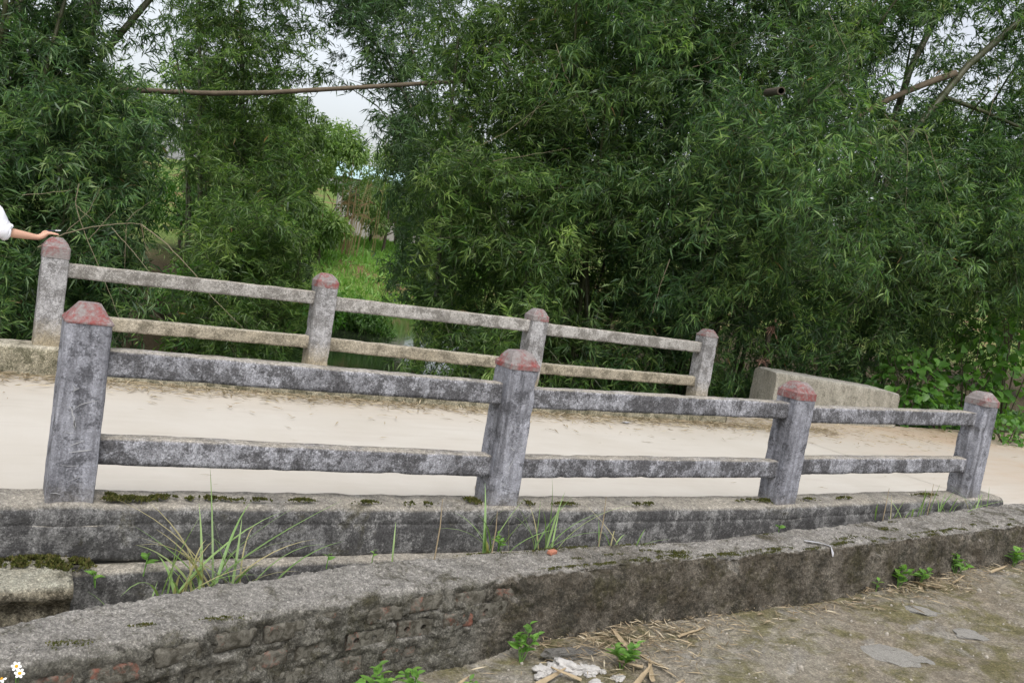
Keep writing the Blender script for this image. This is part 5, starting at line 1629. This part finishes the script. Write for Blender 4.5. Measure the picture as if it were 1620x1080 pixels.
sh = at(-30, 306, 6.98); el = at(5, 366, 7.10); wr = at(62, 376, 7.34)
kn = at(81, 366, 7.40); tipc = at(101, 368.5, 7.44)
cx_, cy_ = sh[0] - .19, sh[1] - .03
rz_ = float(road_z(cx_))
z = lambda h: rz_ + h
hd = (kn - wr) / np.linalg.norm(kn - wr)
fd = (tipc - kn) / np.linalg.norm(tipc - kn)          # fingers lie flatter than the back of the hand
sv = np.cross([0, 0, 1.0], hd); sv /= np.linalg.norm(sv)       # toward the thumb side
P = []; E = []
def addp(x, y, zz, r, r2=None, par=None):
    P.append((x, y, zz, r, r2 if r2 else r)); 
    if par is not None: E.append((par, len(P) - 1))
    return len(P) - 1
pel = addp(cx_, cy_, z(.94), .125, .10)
sp1 = addp(cx_, cy_, z(1.12), .115, .09, pel)
che = addp(cx_, cy_, z(1.30), .13, .10, sp1)
nb = addp(cx_, cy_ + .01, z(1.44), .055, None, che)
hn = addp(cx_ + .01, cy_ + .03, z(1.50), .058, None, nb)
h1 = addp(cx_ + .015, cy_ + .05, z(1.58), .078, .088, hn)
h2 = addp(cx_ + .015, cy_ + .04, z(1.66), .080, .095, h1)
h3 = addp(cx_ + .015, cy_ + .03, z(1.73), .055, .065, h2)
nose = addp(cx_ + .02, cy_ + .155, z(1.605), .010, None, h1)
for s in (-1, 1):
    addp(cx_ + .015 + s * .088, cy_ + .035, z(1.62), .014, .02, h1)
# right arm
a1 = addp(*sh, .058, None, che); a2 = addp(*((sh + el) / 2), .047, None, a1); a3 = addp(*el, .040, None, a2)
a4 = addp(*(el + (wr - el) * .35), .039, None, a3); a5 = addp(*wr, .0255, .022, a4)
pm_ = addp(*(wr + hd * .040), .032, .022, a5)
for k in range(4):
    off = sv * (1.5 - k) * .0195
    b0 = wr + hd * .075 + off * .95 + np.array([0, 0, .004])
    i0 = addp(*b0, .0115, None, pm_)
    L = [.078, .086, .080, .062][3 - k] if k < 0 else [.076, .086, .080, .060][k]
    d1 = fd * .97 + np.array([0, 0, .04 - .03 * k]); d1 /= np.linalg.norm(d1)
    b1_ = b0 + d1 * L * .48; i1 = addp(*b1_, .0088, None, i0)
    d2 = fd + np.array([0, 0, -.12]); d2 /= np.linalg.norm(d2)
    b2_ = b1_ + d2 * L * .30; i2 = addp(*b2_, .0078, None, i1)
    d3 = fd + np.array([0, 0, -.22]); d3 /= np.linalg.norm(d3)
    addp(*(b2_ + d3 * L * .22), .0062, None, i2)
t0 = wr + hd * .030 + sv * .026 + np.array([0, 0, .006]); i0 = addp(*t0, .0125, None, pm_)
t1 = t0 + hd * .030 + sv * .016 + np.array([0, 0, .012]); i1 = addp(*t1, .0100, None, i0)
tt = t1 + fd * .030 + np.array([0, 0, .003]); addp(*tt, .0080, None, i1)
# left arm hanging
ls = np.array([cx_ - .19, cy_ - .01, z(1.40)]); a1 = addp(*ls, .058, None, che)
a2 = addp(ls[0] - .03, ls[1], z(1.24), .047, None, a1); a3 = addp(ls[0] - .05, ls[1] - .01, z(1.10), .040, None, a2); a4 = addp(ls[0] - .05, ls[1] + .05, z(.86), .026, None, a3)
pm2 = addp(ls[0] - .05, ls[1] + .07, z(.80), .020, .034, a4)
for k in range(4):
    i0 = addp(ls[0] - .055, ls[1] + .105 - k * .02, z(.76), .0115, None, pm2)
    i1 = addp(ls[0] - .050, ls[1] + .105 - k * .02, z(.72), .009, None, i0)
    addp(ls[0] - .040, ls[1] + .10 - k * .02, z(.69), .007, None, i1)
i0 = addp(ls[0] - .03, ls[1] + .105, z(.79), .012, None, pm2); addp(ls[0] - .02, ls[1] + .13, z(.75), .009, None, i0)
# legs
for s in (-1, 1):
    l1 = addp(cx_ + s * .09, cy_, z(.86), .085, None, pel); l2 = addp(cx_ + s * .10, cy_ + .01, z(.50), .058, None, l1)
    l3 = addp(cx_ + s * .11, cy_ - .01, z(.10), .038, None, l2); addp(cx_ + s * .12, cy_ + .13, z(.045), .032, None, l3)
body = skin_mesh('person', P, E, [M['skin']])
person = link('person', body)
tag(person, 'person in white shirt, sleeve rolled, resting a hand on the leftmost far post', 'person')

def ring_tube(name, pts, radii, mat, parent, sides=20, wr_=.006, seed=0, flat=None):
    """cloth tube with folds, open at its ends with a turned-in hem"""
    pts = np.asarray(pts, float); n = len(pts)
    t = np.linspace(0, 1, n); T = np.linspace(0, 1, n * 5)
    Q = np.stack([np.interp(T, t, pts[:, j]) for j in range(3)], 1); Rr = np.interp(T, t, radii)
    Fl = np.interp(T, t, flat) if flat is not None else np.ones(len(T))
    V = []
    m_ = len(Q)
    prev = None
    for k in range(m_):
        d = Q[min(k + 1, m_ - 1)] - Q[max(k - 1, 0)]; d /= np.linalg.norm(d)
        a = np.array([1.0, 0, 0]) - d * d[0]
        if np.linalg.norm(a) < .2: a = np.array([0, 1.0, 0]) - d * d[1]
        a /= np.linalg.norm(a); b = np.cross(d, a)
        for s in range(sides):
            th = 2 * math.pi * s / sides
            dr = Rr[k] + wr_ * noise.fractal(Vector((math.cos(th) * 1.6, math.sin(th) * 1.6, T[k] * 5 + seed)), .8, 2, 3)
            V.append(Q[k] + (a * math.cos(th) + b * math.sin(th) * Fl[k]) * dr)
    V = np.array(V)
    # hem: last ring pulled inward
    inner = Q[-1] + (V[-sides:] - Q[-1]) * .86
    inner2 = inner - (Q[-1] - Q[-3]) * 1.0
    V = np.concatenate([V, inner, inner2])
    F = []
    for k in range(m_ + 1):
        for s in range(sides):
            s2 = (s + 1) % sides
            F.append((k * sides + s, k * sides + s2, (k + 1) * sides + s2, (k + 1) * sides + s))
    return link(name, mesh_np(name, V, F, mat, smooth=True), parent)
direl = (wr - el) / np.linalg.norm(wr - el)
shirt = ring_tube('shirt', [(cx_, cy_ + .01, z(1.47)), (cx_, cy_, z(1.445)), (cx_, cy_, z(1.41)), (cx_, cy_, z(1.25)), (cx_, cy_, z(1.08)), (cx_, cy_, z(.88))], [.060, .135, .195, .188, .165, .18], M['shirt'], person, 28, .008, 1, [1, .62, .55, .66, .72, .72])
ring_tube('sleeve', [sh + [-.11, 0, .005], sh + [-.02, 0, .012], sh * .5 + el * .5, el + (sh - el) * .12, el + direl * .018], [.050, .074, .082, .074, .066], M['shirt'], shirt, 22, .012, 4)
ring_tube('cuff', [el + (sh - el) * .16, el + direl * .004, el + direl * .030], [.078, .073, .064], M['shirt'], shirt, 22, .006, 7)
ring_tube('sleeve', [ls + [.11, 0, .005], ls + [.01, 0, .0], [ls[0] - .035, ls[1], z(1.24)], [ls[0] - .05, ls[1] - .01, z(1.10)]], [.050, .070, .068, .064], M['shirt'], shirt, 22, .010, 9)
trs = ring_tube('trousers', [(cx_, cy_, z(.98)), (cx_, cy_, z(.90)), (cx_, cy_, z(.80))], [.155, .17, .165], M['trouser'], person, 24, .004, 2, [.75, .75, .75])
for s in (-1, 1):
    ring_tube('trouser_leg', [(cx_ + s * .085, cy_, z(.88)), (cx_ + s * .10, cy_ + .01, z(.50)), (cx_ + s * .11, cy_ - .005, z(.06))], [.098, .082, .075], M['trouser'], trs, 18, .006, 3 + s)
    bm = rough_box(.095, .27, .09, (5, 10, 4), .002, .035, s + 3)
    bmesh.ops.translate(bm, vec=(cx_ + s * .115, cy_ + .06, z(.008)), verts=bm.verts)
    link('shoe', mesh_bm('shoe', bm, M['shoe'], True), person)
bm = bmesh.new(); bmesh.ops.create_uvsphere(bm, u_segments=24, v_segments=16, radius=1)
for v_ in list(bm.verts):
    q = v_.co.copy()
    if q.z < -.15 and q.y > -.2 or q.z < -.62: bm.verts.remove(v_); continue
    n_ = 1 + .03 * noise.noise(q * 9)
    v_.co = Vector((cx_ + .015 + q.x * .098 * n_, cy_ + .025 + q.y * .112 * n_, z(1.675) + q.z * .105 * n_))
link('hair', mesh_bm('hair', bm, M['hair'], True), person)
for s in (-1, 1):
    bm = bmesh.new(); bmesh.ops.create_uvsphere(bm, u_segments=10, v_segments=8, radius=.013)
    bmesh.ops.translate(bm, vec=(cx_ + .016 + s * .032, cy_ + .125, z(1.632)), verts=bm.verts)
    link('eye', mesh_bm('eye', bm, M['hair'], True), person)
bm = rough_box(.045, .012, .010, (6, 3, 3), .001, .004, 5)
bmesh.ops.translate(bm, vec=(cx_ + .016, cy_ + .128, z(1.545)), verts=bm.verts)
link('mouth', mesh_bm('mouth', bm, simple('lips', (.42, .17, .14), .5, .05), True), person)

# pen between thumb and forefinger
pa = tt - fd * .012 + np.array([0, 0, .004]); pb = pa + fd * .105 + np.array([0, 0, .016])
pen = empty('pen', tuple(pa)); tag(pen, 'slim dark pen with a silver end held between the fingers of the resting hand', 'pen')
v, f = tube_np([pa, pa + (pb - pa) * .6], [.0052, .0052], 8)
o = link('barrel', mesh_np('barrel', v, f, M['pen'], smooth=True), pen); o.matrix_parent_inverse = Matrix.Translation(-pen.location)
v, f = tube_np([pa + (pb - pa) * .6, pa + (pb - pa) * .95, pb], [.0050, .0048, .002], 8)
o = link('tip', mesh_np('tip', v, f, M['pen_tip'], smooth=True), pen); o.matrix_parent_inverse = Matrix.Translation(-pen.location)
